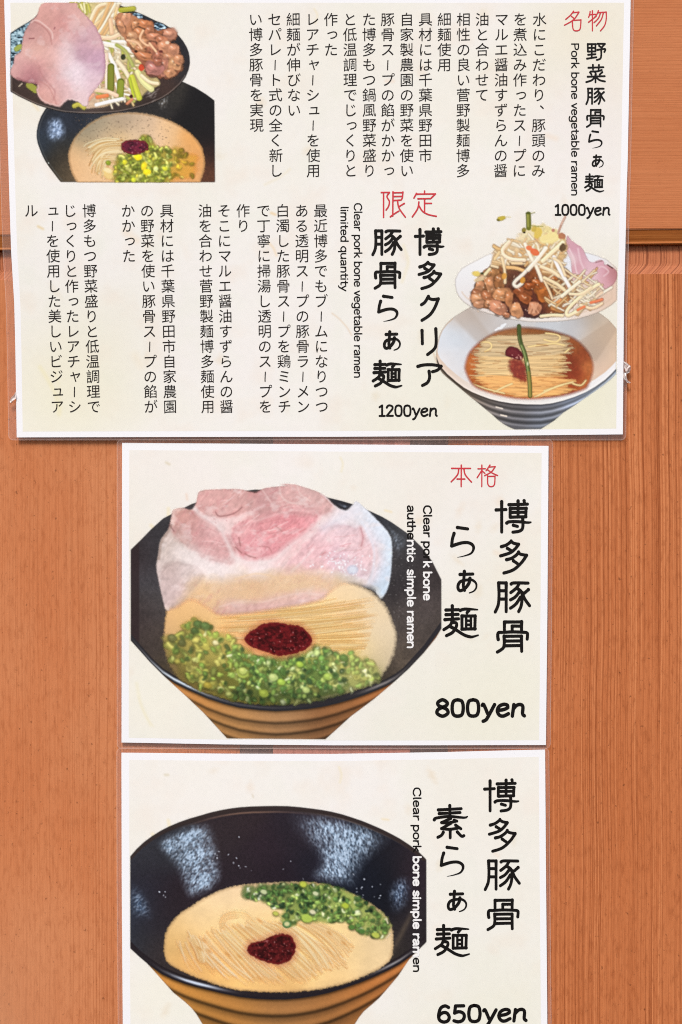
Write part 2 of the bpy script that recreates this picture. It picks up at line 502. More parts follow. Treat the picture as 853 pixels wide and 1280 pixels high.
def draw_pork_ramen(sheet, L):            # 800yen
    rim_low = interp_y([(160, 797), (164, 801), (176, 815), (190, 831), (204, 844), (218, 853), (235, 861.5), (260, 872.5), (280, 879), (300, 884), (325, 887), (345, 888.2), (362, 887.5), (385, 885.5), (402, 883), (422, 878.5), (441, 873), (456, 868), (470, 862.5), (483, 857), (494, 851), (504, 843.5), (512, 835), (530, 815), (552, 785)])
    outline = [(164, 687), (176.4, 675), (190, 661), (204.5, 648), (217, 641.5), (240, 630), (280, 617), (319, 612), (370, 613), (409, 621.7), (427, 626), (442, 630.5), (463, 639), (478, 646), (490, 653), (510, 667), (527, 683.7), (540, 701), (551.7, 724.3), (551.8, 785.5), (545, 797), (530, 815.5), (511, 835.5), (494, 851), (468, 873), (452, 885), (438.6, 895), (420, 912), (407, 923.6), (284.3, 922.6), (270, 907), (253.8, 889.5), (232.7, 869.6), (204.5, 844), (188, 827.5), (177, 815), (164, 800.6)]
    p = Print(160, 604, 556, 928)
    d = p.sdf(np.array(outline, float))
    X, Y = p.X, p.Y
    base = p.field([(168, 700, (52, 40, 42)), (185, 690, (58, 56, 60)), (182, 720, (72, 70, 74)), (185, 760, (72, 68, 68)), (172, 770, (62, 50, 50)), (195, 800, (78, 68, 62)), (180, 805, (62, 54, 52)), (215, 840, (78, 68, 54)),
                    (425, 632, (44, 44, 50)), (470, 650, (50, 52, 58)), (500, 668, (66, 68, 72)), (520, 690, (58, 54, 56)), (495, 700, (64, 62, 64)), (505, 730, (54, 50, 52)), (540, 720, (62, 55, 55)), (530, 760, (86, 77, 75)),
                    (505, 780, (80, 73, 70)), (540, 790, (74, 66, 62)), (505, 815, (98, 86, 74)), (520, 805, (76, 68, 64)), (480, 840, (70, 62, 54)), (350, 870, (50, 46, 44))], 16)
    p.put(cover(d, 1.4), base)
    p.mul(1 + 0.10 * fbm(X / 2.2, Y / 2.2, 4, 3) + 0.08 * fbm(X / 9, Y / 9, 8, 2))
    p.tint(0.75 * cover(np.abs(X - 169.5) - 5, 2.0), (50, 38, 40))           # dark strip where the picture was masked
    glaze_glint(p, [(418, 625), (440, 631), (437, 638), (424, 636)], [(430, 632, 9)], (150, 165, 185), 3, 5)
    glaze_glint(p, [(476, 650), (495, 662), (510, 676), (500, 700), (490, 690), (486, 665)], [(492, 668, 12)], (128, 138, 150), 6, 8)
    # body below the rim
    yl = rim_low(X)
    t = Y - yl
    body = cover(-t, 1.0)
    p.tint(body, p.field([(250, 878, (178, 128, 72)), (300, 895, (184, 136, 86)), (350, 895, (178, 134, 92)), (290, 918, (160, 116, 68)), (350, 918, (146, 108, 72)), (420, 890, (150, 100, 60)), (480, 860, (164, 104, 60)), (410, 915, (120, 84, 56)), (240, 868, (186, 124, 68))], 24))
    fl = 1 - 0.55 * np.clip(((X - 345) / 165) ** 2, 0, 1)
    for k, off, dk in ((1, 15.5, 0.62), (2, 29.5, 0.6), (3, 43, 0.62)):
        dd = t - off * fl
        p.mul(1 - body * (1 - dk) * np.exp(-(dd / 2.2) ** 2))
        p.mul(1 + body * 0.10 * np.exp(-((dd + 6) / 4.0) ** 2))
        p.mul(1 - body * 0.14 * np.exp(-((dd - 4) / 4.0) ** 2))
    p.mul(1 - body * 0.45 * np.exp(-(t / 2.6) ** 2))
    # rim band with its shine
    rim = cover(np.abs(t + 4.5) - 4.6, 1.5) * (X > 160)
    p.tint(rim * 0.9, (44, 42, 46))
    shine = np.exp(-((X - 226) / 34) ** 2)
    p.tint(np.clip(np.exp(-((t + 4.4) / 1.9) ** 2) * shine * 1.1, 0, 0.95), (196, 208, 218))
    p.tint(np.clip(np.exp(-((t + 4.4) / 2.0) ** 2) * np.exp(-((X - 478) / 24) ** 2) * 0.75, 0, 0.9), (150, 144, 142))
    p.tint(np.clip(np.exp(-((t + 3.5) / 1.6) ** 2) * np.exp(-((X - 300) / 60) ** 2) * 0.35, 0, 0.9), (120, 122, 128))
    R = random.Random(4)
    for _ in range(60):
        p.blob(R.uniform(484, 520), R.uniform(690, 775), R.uniform(.5, 1), R.uniform(.4, .8), (128, 124, 122), 0, 0.5, 0.8)
    grain(p, 0.03)
    p.A *= cover(d, 1.2)
    bowl = p.build('bowl_picture', sheet, L, sheet.root)
    bowl['label'] = 'printed black bowl with a pork slice, scallions and red paste'

    # broth
    b = Print(198, 690, 502, 886)
    X, Y = b.X, b.Y
    bp = [(214, 740), (208, 771), (206, 800), (210, 825), (222, 845), (240, 858), (262, 867), (300, 877), (340, 880), (380, 878), (424, 868), (456, 858), (473, 848), (485, 833), (493, 814), (495.5, 794), (490, 775), (480.5, 755), (463, 739), (440, 728), (400, 715), (300, 700), (230, 715)]
    d = b.sdf(curve(bp, True, 4)) + 1.4 * fbm(b.X / 2.2, b.Y / 2.2, 3, 2)
    f = b.field([(215, 775, (206, 164, 112)), (212, 800, (188, 150, 104)), (235, 765, (216, 172, 116)), (255, 750, (234, 190, 134)), (240, 790, (196, 160, 100)), (300, 800, (224, 170, 112)), (290, 780, (232, 190, 126)), (400, 760, (240, 206, 148)), (440, 760, (232, 202, 152)), (470, 765, (224, 200, 160)), (480, 790, (218, 198, 164)), (470, 815, (222, 198, 152)), (485, 820, (196, 178, 148)), (440, 810, (238, 206, 142)), (400, 800, (240, 204, 136)), (300, 860, (120, 110, 50)), (400, 860, (110, 110, 60)), (240, 840, (112, 96, 48)), (460, 845, (140, 136, 84)), (220, 825, (120, 100, 64)), (430, 735, (232, 204, 162)), (465, 745, (222, 200, 164))], 15)
    b.put(cover(d, 3.0), np.clip(f * np.array([1.075, 1.085, 1.11], np.float32), 0, 252))
    b.tint(0.5 * np.clip(1 - np.abs(d + 1) / 3.2, 0, 1) * (X > 400), (164, 148, 126))
    b.mul(1 + 0.018 * fbm(X / 1.6, Y / 1.6, 12, 2))
    b.mul(1 + .06 * np.clip((260 - X) / 40, 0, 1) * (Y < 800))
    grain(b, 0.012)
    b.build('broth', sheet, L + 1, bowl)

    # noodles
    n = Print(258, 738, 480, 826)
    R = random.Random(8)
    for k in range(90):
        y = R.uniform(762, 812); x0 = R.uniform(262, 380); ln = R.uniform(70, 190)
        if y > 800: x0 = R.uniform(385, 430); ln = R.uniform(20, 60)
        x1 = min(x0 + ln, 474 - abs(y - 775) * 0.5)
        if x1 - x0 < 12: continue
        sl = -0.07 - 0.05 * (800 - y) / 40
        c = R.choice([(248, 218, 158), (244, 208, 140), (238, 196, 124), (226, 178, 104), (250, 226, 172), (244, 210, 146)])
        yy = lambda x: y + (x - x0) * sl + 2.5 * math.sin((x - x0) / 45.0)
        n.stroke([(x0 + (x1 - x0) * i / 4, yy(x0 + (x1 - x0) * i / 4) + R.uniform(-.5, .5)) for i in range(5)], R.uniform(1.0, 1.8), c, R.uniform(0.35, 0.65), 1.2)
        if k % 2: n.stroke([(x0 + (x1 - x0) * i / 4, yy(x0 + (x1 - x0) * i / 4) + 1.3) for i in range(5)], .8, (206, 158, 92), .35, 1.0)
    n.A *= np.clip(smooth01(258, 300, n.X) * smooth01(482, 440, n.X) + 0, 0, 1)
    grain(n, 0.02)
    n.build('noodles', sheet, L + 2, bowl)

    # scallions
    g = Print(200, 768, 486, 882)
    reg = [(207, 800), (222, 792), (240, 774), (262, 780), (268, 790), (292, 796), (298, 808), (330, 822), (360, 821), (392, 808), (420, 814), (440, 815), (462, 826), (474, 840), (468, 850), (440, 861), (400, 872), (350, 878), (300, 873), (262, 862), (232, 843), (212, 820)]
    dd = g.sdf(curve(reg, True, 4)) + 5 * fbm(g.X / 8, g.Y / 8, 2, 2)
    gf = g.field([(235, 810, (156, 146, 72)), (250, 800, (178, 164, 84)), (280, 805, (174, 164, 82)), (230, 835, (110, 98, 48)), (290, 850, (112, 112, 46)), (340, 845, (100, 124, 56)), (340, 870, (64, 78, 38)), (400, 840, (112, 140, 66)), (400, 868, (58, 74, 40)), (450, 840, (150, 158, 92)), (440, 825, (208, 190, 116)), (270, 862, (84, 80, 40))], 16)
    g.put(0.72 * cover(dd, 9), gf + 12)
    def tone(x, y, c):
        if x < 290: c = c * np.array([0.94, 0.92, 0.80]) + np.array([14, 12, 8])
        if y > 862 + (x - 300) * -0.02: c = c * 0.72
        if x > 440: c = c * 0.75 + np.array([60, 56, 34])
        return c
    scatter_scallions(g, reg, 150, [((156, 156, 76), 3), ((132, 142, 70), 3), ((180, 180, 104), 3), ((98, 114, 60), 3)], 21, 3.0, 6.0, tone)
    scatter_scallions(g, reg, 340, GREENS_FRESH, 22, 1.8, 4.4, tone, lambda x, y: 0.45 if x < 285 else 1.0)
    for (x, y, r, c) in ((248, 780, 5.5, (58, 88, 50)), (257, 782, 5.5, (66, 96, 56)), (244, 788, 4.5, (48, 74, 42)), (430, 822, 5, (70, 104, 52)), (216, 797, 5, (92, 96, 62)), (228, 803, 4.5, (70, 76, 48)), (304, 841, 8, (176, 196, 92)), (304, 838, 5, (196, 212, 122)), (342, 846, 6, (196, 214, 140)), (352, 852, 5, (172, 204, 84)), (270, 803, 3.5, (228, 220, 178)), (375, 830, 4.5, (168, 196, 76)), (410, 845, 5.5, (166, 190, 90)), (383, 862, 4.5, (190, 208, 130)), (330, 866, 6, (150, 164, 66)), (260, 856, 5, (168, 150, 60))):
        g.blob(x, y + 1, r + 1.2, r * .8 + 1, np.array(c) * .5, .3, 0.6, 2)
        g.blob(x, y, r, r * .8, c, .3, 0.95, 1.4, 0.15, int(x))
        g.blob(x - 1, y - 1, r * .5, r * .35, np.minimum(np.array(c) * 1.2 + 10, 250), .3, 0.7, 1.5)
    for _ in range(28):
        g.blob(R.uniform(290, 440), R.uniform(820, 868), 0.8, 0.7, (236, 240, 214), 0, 0.7, 0.9)
    g.A *= np.clip(0.5 - dd / 6 + 0.9, 0, 1)
    g.tint(0.22 * np.ones_like(g.A), gf + 20)
    g.mul(np.array([1.08, 1.08, 1.04], np.float32))
    gs = g.build('scallions', sheet, L + 3, bowl, soft=0.7, sharp=0.25)
    gs['kind'] = 'stuff'

    # pork
    k = Print(192, 598, 496, 776)
    X, Y = k.X, k.Y
    pp = [(214.7, 644.5), (217.4, 637.5), (228, 634.5), (240, 637), (246, 628), (248, 617.6), (252, 613.5), (265.5, 612), (298, 611.5), (314, 615), (322, 615), (330, 611), (343, 608.5), (360, 607), (350, 605.5), (367, 605.5), (387, 611), (400, 616), (408, 621), (419, 632), (432.5, 638), (441, 631), (448.5, 628), (462, 638), (478, 656.6), (487, 668), (490, 679), (490, 698), (486.6, 730), (477, 748), (470.6, 741.5), (458, 735), (430, 732), (412, 744), (404, 751), (377, 758), (350, 762), (310, 768), (277, 771), (262, 764), (240, 752), (224, 760), (209, 763), (203, 745), (198, 723), (196, 708), (198, 694), (201, 676), (210, 663), (213, 655)]
    pp = [q for i, q in enumerate(pp) if i not in (23,)]
    P = curve(pp, True, 4)
    d = k.sdf(P) + 0.5 * fbm(X / 3.5, Y / 3.5, 5, 2)
    f = k.field([(228, 645, (208, 158, 146)), (240, 660, (202, 152, 148)), (222, 675, (186, 164, 154)), (212, 690, (190, 172, 162)), (265, 628, (220, 172, 168)), (300, 625, (216, 170, 166)), (328, 628, (188, 138, 138)), (340, 620, (208, 160, 160)), (355, 622, (226, 180, 176)), (385, 622, (218, 182, 178)), (400, 630, (216, 176, 172)), (300, 648, (232, 186, 184)), (340, 660, (228, 162, 164)), (370, 650, (230, 152, 158)), (390, 648, (232, 172, 176)), (320, 690, (226, 164, 168)), (340, 688, (222, 156, 162)), (355, 672, (228, 162, 166)), (280, 682, (218, 172, 172)), (255, 670, (210, 162, 162)), (262, 690, (218, 172, 172)), (232, 692, (226, 214, 208)), (250, 702, (234, 224, 220)), (215, 708, (196, 174, 168)), (206, 730, (208, 186, 182)), (222, 740, (214, 190, 188)), (236, 715, (222, 208, 206)), (285, 715, (238, 222, 222)), (262, 712, (238, 228, 228)), (330, 712, (240, 222, 222)), (268, 655, (230, 204, 202)), (248, 732, (236, 198, 154)), (262, 748, (240, 194, 136)), (238, 755, (222, 180, 132)), (270, 735, (238, 208, 180)), (295, 728, (236, 200, 166)), (315, 735, (228, 186, 152)), (345, 730, (236, 200, 168)), (290, 756, (224, 184, 178)), (275, 765, (220, 176, 160)), (320, 757, (220, 178, 174)), (350, 745, (226, 186, 172)), (350, 757, (222, 182, 182)), (380, 748, (230, 190, 190)), (400, 745, (226, 188, 190)), (408, 665, (236, 210, 214)), (430, 652, (228, 218, 226)), (455, 646, (220, 228, 240)), (470, 668, (222, 232, 244)), (486, 690, (214, 228, 241)), (482, 720, (208, 224, 240)), (476, 738, (204, 222, 238)), (440, 672, (234, 204, 208)), (464, 692, (236, 204, 204)), (446, 700, (232, 204, 210)), (462, 716, (230, 210, 214)), (455, 675, (234, 208, 212)), (400, 688, (238, 192, 196)), (385, 705, (236, 192, 194)), (362, 708, (236, 196, 196)), (420, 700, (228, 200, 212)), (438, 716, (206, 212, 226)), (402, 722, (238, 200, 186)), (430, 730, (230, 204, 176)), (370, 728, (236, 204, 172)), (395, 732, (232, 196, 164))], 9.5)
    k.put(cover(d, 2.0), f)
    under = cover(k.sdf(curve([(200, 772), (224, 758), (238, 734), (262, 725), (292, 724), (322, 718), (350, 713), (375, 712), (404, 718), (430, 722), (456, 734), (476, 748), (476, 775), (300, 785), (210, 785)], True, 3)) + 5 * fbm(X / 12, Y / 9, 6, 2), 16)
    fat = lambda pts, w, a, c=(242, 230, 228): k.stroke(pts, w, c, a, w * 0.9)
    # muscles parted by pale fat
    lobes = [([(250, 616), (282, 614), (316, 616), (314, 630), (297, 640), (273, 643), (254, 636)], (216, 168, 162)),
             ([(228, 644), (246, 645), (264, 655), (284, 678), (291, 700), (268, 698), (240, 682), (222, 668)], (210, 160, 157)),
             ([(302, 656), (330, 648), (364, 642), (394, 646), (384, 664), (352, 684), (322, 696), (304, 690), (295, 672)], (230, 158, 163)),
             ([(322, 620), (346, 610), (372, 610), (398, 620), (410, 636), (384, 641), (346, 638), (322, 648), (312, 642)], (214, 172, 168)),
             ([(362, 712), (386, 684), (406, 662), (430, 660), (450, 668), (462, 690), (456, 716), (430, 712), (400, 706)], (236, 196, 200)),
             ([(206, 716), (224, 706), (246, 712), (250, 722), (230, 744), (212, 752)], (212, 190, 186))]
    seam = np.ones_like(X)
    for i, (lp, lc) in enumerate(lobes):
        dl = k.sdf(curve(lp, True, 4)) - 4.5 + 3.0 * fbm(X / 7, Y / 7, 60 + i, 3)
        mm = cover(dl, 8)
        k.tint(mm * .38, lc)
        k.tint(np.clip(1 - np.abs(dl + 2.5) / 3, 0, 1) * .22, np.array(lc) * .86)
        seam = np.minimum(seam, 1 - cover(dl - 1, 5))
    k.tint(seam * .38 * smooth01(476, 440, X) * (1 - under), (242, 230, 226))
    for i in range(90):
        R0 = random.Random(i + 500); lp = np.array(lobes[R0.choice([0, 1, 2, 2, 3, 4])][0], float)
        cxy = lp.mean(0); a = R0.uniform(-.5, .3) + (0.4 if cxy[0] < 270 else -.35)
        x, y = cxy[0] + R0.gauss(0, 18), cxy[1] + R0.gauss(0, 10); l = R0.uniform(5, 16)
        k.stroke([(x, y), (x + l * math.cos(a), y + l * math.sin(a) + R0.uniform(-1.5, 1.5)), (x + 1.8 * l * math.cos(a), y + 1.8 * l * math.sin(a))], R0.uniform(.7, 1.3), R0.choice([(244, 222, 218), (196, 130, 134), (238, 204, 202)]), R0.uniform(.15, .4), 1.1)
    # meat fibres
    u = (X * 0.8 + Y * 0.6); v = (-X * 0.6 + Y * 0.8)
    rosy = np.clip((k.C[..., 0] - k.C[..., 2] - 40) / 30, 0, 1)
    k.mul(1 + (0.055 * fbm(u / 2.0, v / 7.0, 3, 3) + 0.06 * fbm(X / 6, Y / 6, 9, 2)))
    k.tint(rosy * np.clip(fbm(u / 3, v / 10, 14, 3) * 1.2 - 0.15, 0, 0.5), (200, 130, 136))
    k.tint(np.clip(fbm(X / 16, Y / 10, 24, 3) * 1.0 - 0.22, 0, 0.35), (244, 230, 228))
    fat([(240, 632), (250, 643), (262, 650), (275, 660), (283, 675), (291, 692)], 5, 0.55)
    fat([(262, 648), (290, 650), (312, 641), (330, 632)], 4, 0.5, (238, 208, 206))
    fat([(405, 648), (385, 667), (362, 683), (345, 698), (330, 703), (308, 703), (292, 696)], 8, 0.6)
    fat([(225, 690), (245, 697), (265, 708), (290, 716), (325, 714)], 16, 0.45)
    fat([(318, 652), (340, 645), (365, 638), (390, 640)], 3, 0.4, (240, 200, 198))
    fat([(330, 670), (318, 678), (318, 690), (330, 698), (345, 693)], 4, 0.3, (236, 194, 194))
    fat([(328, 612), (335, 622), (342, 632)], 2, 0.5, (228, 196, 192)); fat([(350, 610), (352, 620), (362, 628), (380, 630)], 2.4, 0.5, (234, 206, 200)); fat([(372, 608), (376, 618), (388, 626)], 2, 0.5, (234, 206, 200))
    fat([(392, 686), (375, 705), (365, 714)], 3, 0.4)
    fat([(452, 652), (462, 670), (468, 690), (466, 715), (460, 730)], 3, 0.5, (226, 228, 238))
    fat([(405, 660), (425, 648), (445, 640)], 10, 0.5, (226, 226, 236))
    # cracks
    crack = lambda pts, w=1.4, a=0.75, c=(92, 56, 56): (k.stroke(pts, w * 2.6, (196, 132, 130), a * .45, w * 2.4), k.stroke(pts, w * .6, c, a * .5, 1.6))
    crack([(270, 640), (274, 645), (286, 644), (296, 640), (303, 634)], 1.8); crack([(299, 672), (301, 682)]); crack([(295, 684), (302.5, 691)], 1.6)
    crack([(307, 692), (312, 695), (320, 697)], 1.2); crack([(340, 690), (336, 684), (325, 683)], 0.9, 0.4); crack([(346, 658), (353, 664)], 1.0, 0.6, (150, 80, 86))
    crack([(451, 660), (454, 672), (452, 682)], 2.0, 0.7, (176, 112, 122)); crack([(213, 657), (218, 664)], 1.8, 0.8); crack([(318.5, 615.3), (321, 615)], 4, 0.9, (50, 34, 30))
    crack([(377, 757), (390, 753), (402, 751)], 1.4, 0.55, (140, 90, 60)); crack([(375, 665), (382, 661)], 1.0, 0.6, (180, 70, 84)); crack([(402, 694), (407, 690)], 1.2, 0.6, (200, 110, 120))
    crack([(330, 668), (352, 664), (372, 652)], 0.9, 0.35, (180, 90, 100)); crack([(325, 655), (345, 650), (372, 645)], 0.9, 0.3, (180, 90, 100))
    # the part lying under the broth
    for cx, cy, rx, ry, c in ((322, 736, 10, 7, (222, 176, 142)), (350, 734, 16, 6, (230, 190, 156)), (300, 742, 22, 5, (236, 196, 150))):
        k.blob(cx, cy, rx, ry, c, 0, 0.45, 4, 0.3, 3)
    fat([(295, 724), (320, 717), (345, 722), (352, 735)], 2, 0.5, (244, 212, 178)); fat([(352, 736), (380, 728), (408, 730)], 2, 0.4, (244, 212, 178))
    fat([(275, 758), (300, 752), (330, 752), (352, 746), (378, 741), (402, 744)], 2.4, 0.5, (238, 208, 200))
    R = random.Random(2)
    for _ in range(70):
        x, y = R.gauss(428, 16), R.gauss(705, 7)
        k.blob(x, y, R.uniform(.7, 1.8), R.uniform(.5, 1), (246, 244, 248), R.uniform(0, 3), 0.7, 0.9)
    k.blob(441, 712, 7, 6, (196, 206, 222), 0, 0.6, 2); k.blob(441, 712, 4.5, 3.6, (222, 228, 238), 0, 0.7, 2)
    for _ in range(40):
        x, y = R.uniform(245, 400), R.uniform(625, 700)
        k.blob(x, y, R.uniform(.5, 1.2), .5, (168, 104, 108), R.uniform(0, 3), 0.35, 0.9)
    # dark browned edge at the left, soft melting into the broth at the foot
    k.tint(np.clip(1 - np.abs(d + 1.5) / 3, 0, 1) * (X < 216) * (Y > 655) * (Y < 700) * 0.5, (140, 116, 104))
    k.tint(np.clip(1 - np.abs(d + .8) / 1.6, 0, 1) * (X > 400) * 0.35, (236, 240, 248))
    melt = smooth01(700, 760, Y) * (X > 262) * (X < 440)
    k.A *= 1 - 0.0 * melt
    low = smooth01(-7, 1, d) * (Y > 726) * (X > 212) * (X < 470)
    k.A *= 1 - 0.85 * low
    tongue = cover(k.sdf(curve([(268, 768), (272, 757), (292, 751), (320, 752), (345, 744), (372, 738), (398, 736), (410, 741), (402, 751), (375, 757), (345, 762), (310, 767)], True, 3)), 9)
    veil = under * (1 - 0.8 * tongue)
    k.tint(0.6 * veil, (246, 216, 176))
    k.A *= 1 - 0.22 * veil
    grain(k, 0.02)
    k.mul(1.02)
    k.A *= cover(d - .3, 1.8)
    k.build('pork_slice', sheet, L + 4, bowl, soft=0.5)

    c = Print(292, 768, 404, 834)
    chili(c, [(307, 798), (315, 788), (330, 780), (345, 778), (358, 780), (375, 783), (386, 791), (390.5, 801), (384, 810), (368, 816), (350, 819), (335, 815), (320, 810), (311, 805)], 6, (88, 20, 24), (226, 146, 96))
    c.build('chili_paste', sheet, L + 5, bowl)

def draw_plain_ramen(sheet, L):           # 650yen
    rim_low = interp_y([(160, 1182), (163, 1185), (174, 1196), (185, 1204.5), (203, 1217), (217, 1223.5), (232, 1229), (246, 1233), (260, 1236.3), (280, 1241), (300, 1245), (320, 1247.3), (340, 1248.2), (358, 1248), (375, 1246.5), (393, 1243.8), (410, 1240), (430, 1234), (450, 1227), (466, 1220.5), (480, 1214), (490, 1209), (500, 1203.5), (518, 1191), (534, 1176)])
    outline = [(163.3, 1070), (171, 1061), (180, 1052.5), (190, 1045), (200.7, 1038.3), (212, 1032.5), (225, 1027), (238, 1022.5), (251, 1018.8), (263, 1015.2), (275, 1012.4), (288, 1010), (300, 1008.5), (315, 1007.4), (330, 1007), (345, 1006.7), (360, 1007), (375, 1008.2), (390, 1010), (403, 1011.8), (415, 1014), (428, 1017.2), (440, 1021), (453, 1025.4), (465, 1030.3), (478, 1036), (490, 1042), (500, 1047.5), (510, 1054), (522, 1062.5), (533, 1073.5), (533.2, 1176.5), (518, 1191.5), (511, 1199), (505, 1208), (498, 1218.5), (490, 1228), (482, 1237.5), (474, 1246.5), (465, 1254.5), (455, 1263), (449, 1270.5), (443, 1280), (434, 1291), (425, 1297), (272, 1297), (263, 1290), (254, 1280), (246, 1267), (240, 1259.5), (232, 1252), (217, 1240), (208, 1230), (199.6, 1220.6), (192, 1212), (184, 1203.5), (174, 1195), (163.3, 1185)]
    p = Print(160, 1003, 537, 1300)
    X, Y = p.X, p.Y
    d = p.sdf(np.array(outline, float))
    base = p.field([(170, 1090, (44, 44, 52)), (180, 1070, (52, 52, 58)), (185, 1110, (38, 32, 40)), (175, 1130, (52, 64, 80)), (185, 1150, (42, 40, 48)), (200, 1140, (44, 36, 40)), (172, 1175, (48, 52, 60)), (195, 1185, (54, 46, 46)), (215, 1130, (42, 34, 40)), (210, 1050, (44, 44, 50)),
                    (300, 1025, (50, 40, 44)), (330, 1060, (46, 36, 44)), (300, 1090, (44, 36, 42)), (350, 1095, (38, 30, 38)), (280, 1040, (50, 42, 46)), (370, 1040, (42, 36, 44)), (390, 1085, (34, 32, 42)), (470, 1090, (22, 24, 32)), (490, 1070, (30, 30, 38)), (515, 1075, (48, 38, 44)), (525, 1100, (46, 36, 44)), (485, 1125, (22, 24, 32)), (515, 1150, (44, 38, 42)), (500, 1180, (56, 50, 46)), (520, 1175, (38, 34, 38)), (450, 1100, (26, 30, 42))], 17)
    p.put(cover(d, 1.3), base)
    p.mul(1 + 0.10 * fbm(X / 2.4, Y / 2.4, 4, 3))
    glaze_glint(p, [(194, 1052), (215, 1038), (245, 1028), (266, 1030), (276, 1060), (279, 1096), (264, 1114), (238, 1124), (226, 1108), (218, 1086), (202, 1070)], [(238, 1046, 17), (244, 1072, 18), (254, 1100, 17), (215, 1056, 10)], (166, 190, 214), 31, 12, 1.15, 0.5)
    glaze_glint(p, [(366, 1014), (415, 1020), (467, 1034), (490, 1048), (480, 1061), (462, 1076), (450, 1094), (443, 1108), (415, 1103), (388, 1096), (398, 1077), (388, 1061), (364, 1034)], [(420, 1032, 22), (438, 1050, 20), (424, 1072, 18), (415, 1092, 16), (452, 1042, 14)], (166, 190, 214), 37, 16, 1.2, -0.4)
    glaze_glint(p, [(485, 1112), (498, 1094), (514, 1098), (512, 1124), (500, 1142), (488, 1138)], [(500, 1115, 14)], (104, 124, 152), 41, 14, 1.0, -0.3)
    glaze_glint(p, [(163, 1100), (178, 1112), (192, 1140), (190, 1150), (176, 1150), (163, 1140)], [(176, 1128, 14)], (92, 112, 138), 43, 14, 1.0, 0.8)
    R = random.Random(12)
    for _ in range(36):
        q = R.choice([(282, 1060, 12, 14), (362, 1085, 7, 8), (448, 1105, 8, 8), (208, 1116, 5, 4), (300, 1072, 18, 12), (470, 1116, 10, 8)])
        p.blob(R.gauss(q[0], q[2]), R.gauss(q[1], q[3]), R.uniform(.5, 1.3), R.uniform(.5, 1.4), (206, 214, 226), R.uniform(0, 3), R.uniform(.3, .9), 0.9)
    # lip along the far edge
    top = interp_y(outline[:31])(X)
    tt = Y - top
    p.tint(0.85 * cover(np.abs(tt - 3) - 3, 1.5) * (Y < 1075), (54, 44, 42))
    p.tint(np.clip(np.exp(-((tt - 7.5) / 1.2) ** 2) * np.exp(-((X - 310) / 60) ** 2) * 0.75, 0, 1), (128, 100, 84))
    p.tint(np.clip(np.exp(-((tt - 6) / 1.1) ** 2) * np.exp(-((X - 440) / 50) ** 2) * 0.5, 0, 1), (110, 100, 96))
    yl = rim_low(X); t = Y - yl
    body = cover(-t, 1.0)
    p.tint(body, p.field([(200, 1222, (188, 128, 62)), (240, 1245, (184, 128, 62)), (300, 1256, (176, 122, 64)), (350, 1258, (162, 114, 70)), (400, 1255, (158, 108, 62)), (450, 1240, (172, 110, 58)), (490, 1218, (178, 112, 60)), (280, 1285, (166, 114, 56)), (350, 1285, (150, 104, 58)), (420, 1280, (150, 100, 56))], 26))
    fl = 1 - 0.5 * np.clip(((X - 345) / 170) ** 2, 0, 1)
    for off, dk in ((21, 0.55), (40, 0.55)):
        dd = t - off * fl
        p.mul(1 - body * (1 - dk) * np.exp(-(dd / 2.6) ** 2))
        p.mul(1 + body * 0.12 * np.exp(-((dd + 8) / 5.0) ** 2))
        p.mul(1 - body * 0.16 * np.exp(-((dd - 4) / 5.0) ** 2))
    p.mul(1 - body * 0.5 * np.exp(-(t / 3.0) ** 2))
    rim = cover(np.abs(t + 4.8) - 4.9, 1.5)
    p.tint(rim * 0.9, (38, 32, 36))
    p.tint(np.clip(np.exp(-((t + 4.5) / 2.0) ** 2) * np.exp(-((X - 246) / 30) ** 2) * 1.15, 0, 0.95), (196, 206, 222))
    p.tint(np.clip(np.exp(-((t + 4.6) / 1.8) ** 2) * np.exp(-((X - 492) / 22) ** 2) * 0.8, 0, 0.9), (156, 154, 156))
    p.tint(np.clip(np.exp(-((Y - 1160) / 30) ** 2) * np.exp(-((X - 505 + (Y - 1160) * .5) / 4) ** 2) * 0.4, 0, 0.9), (120, 104, 84))
    grain(p, 0.03)
    p.A *= cover(d, 1.2)
    bowl = p.build('bowl_picture', sheet, L, sheet.root)
    bowl['label'] = 'printed black bowl of plain noodles with a red paste dab'

    b = Print(198, 1095, 498, 1246)
    X, Y = b.X, b.Y
    bp = [(206, 1180), (209, 1163), (222, 1145), (242, 1131), (260.5, 1119.6), (285, 1109.5), (305, 1105.5), (340, 1103), (380, 1102), (410, 1106), (440, 1117), (465, 1130), (481, 1143), (489, 1157), (491.5, 1172), (489.5, 1194), (478, 1207), (450.5, 1221), (420, 1231), (385, 1237), (345, 1239), (300, 1236.5), (272, 1230), (240, 1218.5), (215, 1206), (207, 1195)]
    d = b.sdf(curve(bp, True, 4)) + 1.1 * fbm(X / 2.2, Y / 2.2, 3, 2)
    f = b.field([(225, 1165, (226, 188, 132)), (215, 1190, (208, 168, 108)), (230, 1200, (226, 176, 112)), (250, 1140, (236, 204, 158)), (280, 1120, (236, 206, 166)), (300, 1112, (232, 202, 164)), (270, 1165, (244, 208, 150)), (300, 1150, (246, 212, 156)), (260, 1215, (236, 186, 116)), (300, 1225, (240, 192, 122)), (340, 1220, (240, 196, 130)), (320, 1190, (244, 206, 146)), (400, 1170, (246, 212, 152)), (380, 1200, (246, 210, 146)), (430, 1190, (238, 206, 152)), (460, 1200, (230, 200, 154)), (480, 1180, (228, 200, 158)), (420, 1220, (234, 196, 140)), (350, 1235, (216, 168, 108)), (240, 1212, (222, 168, 104))], 18)
    b.put(cover(d, 2.2), np.clip(f * np.array([1.035, 1.04, 1.02], np.float32), 0, 252))
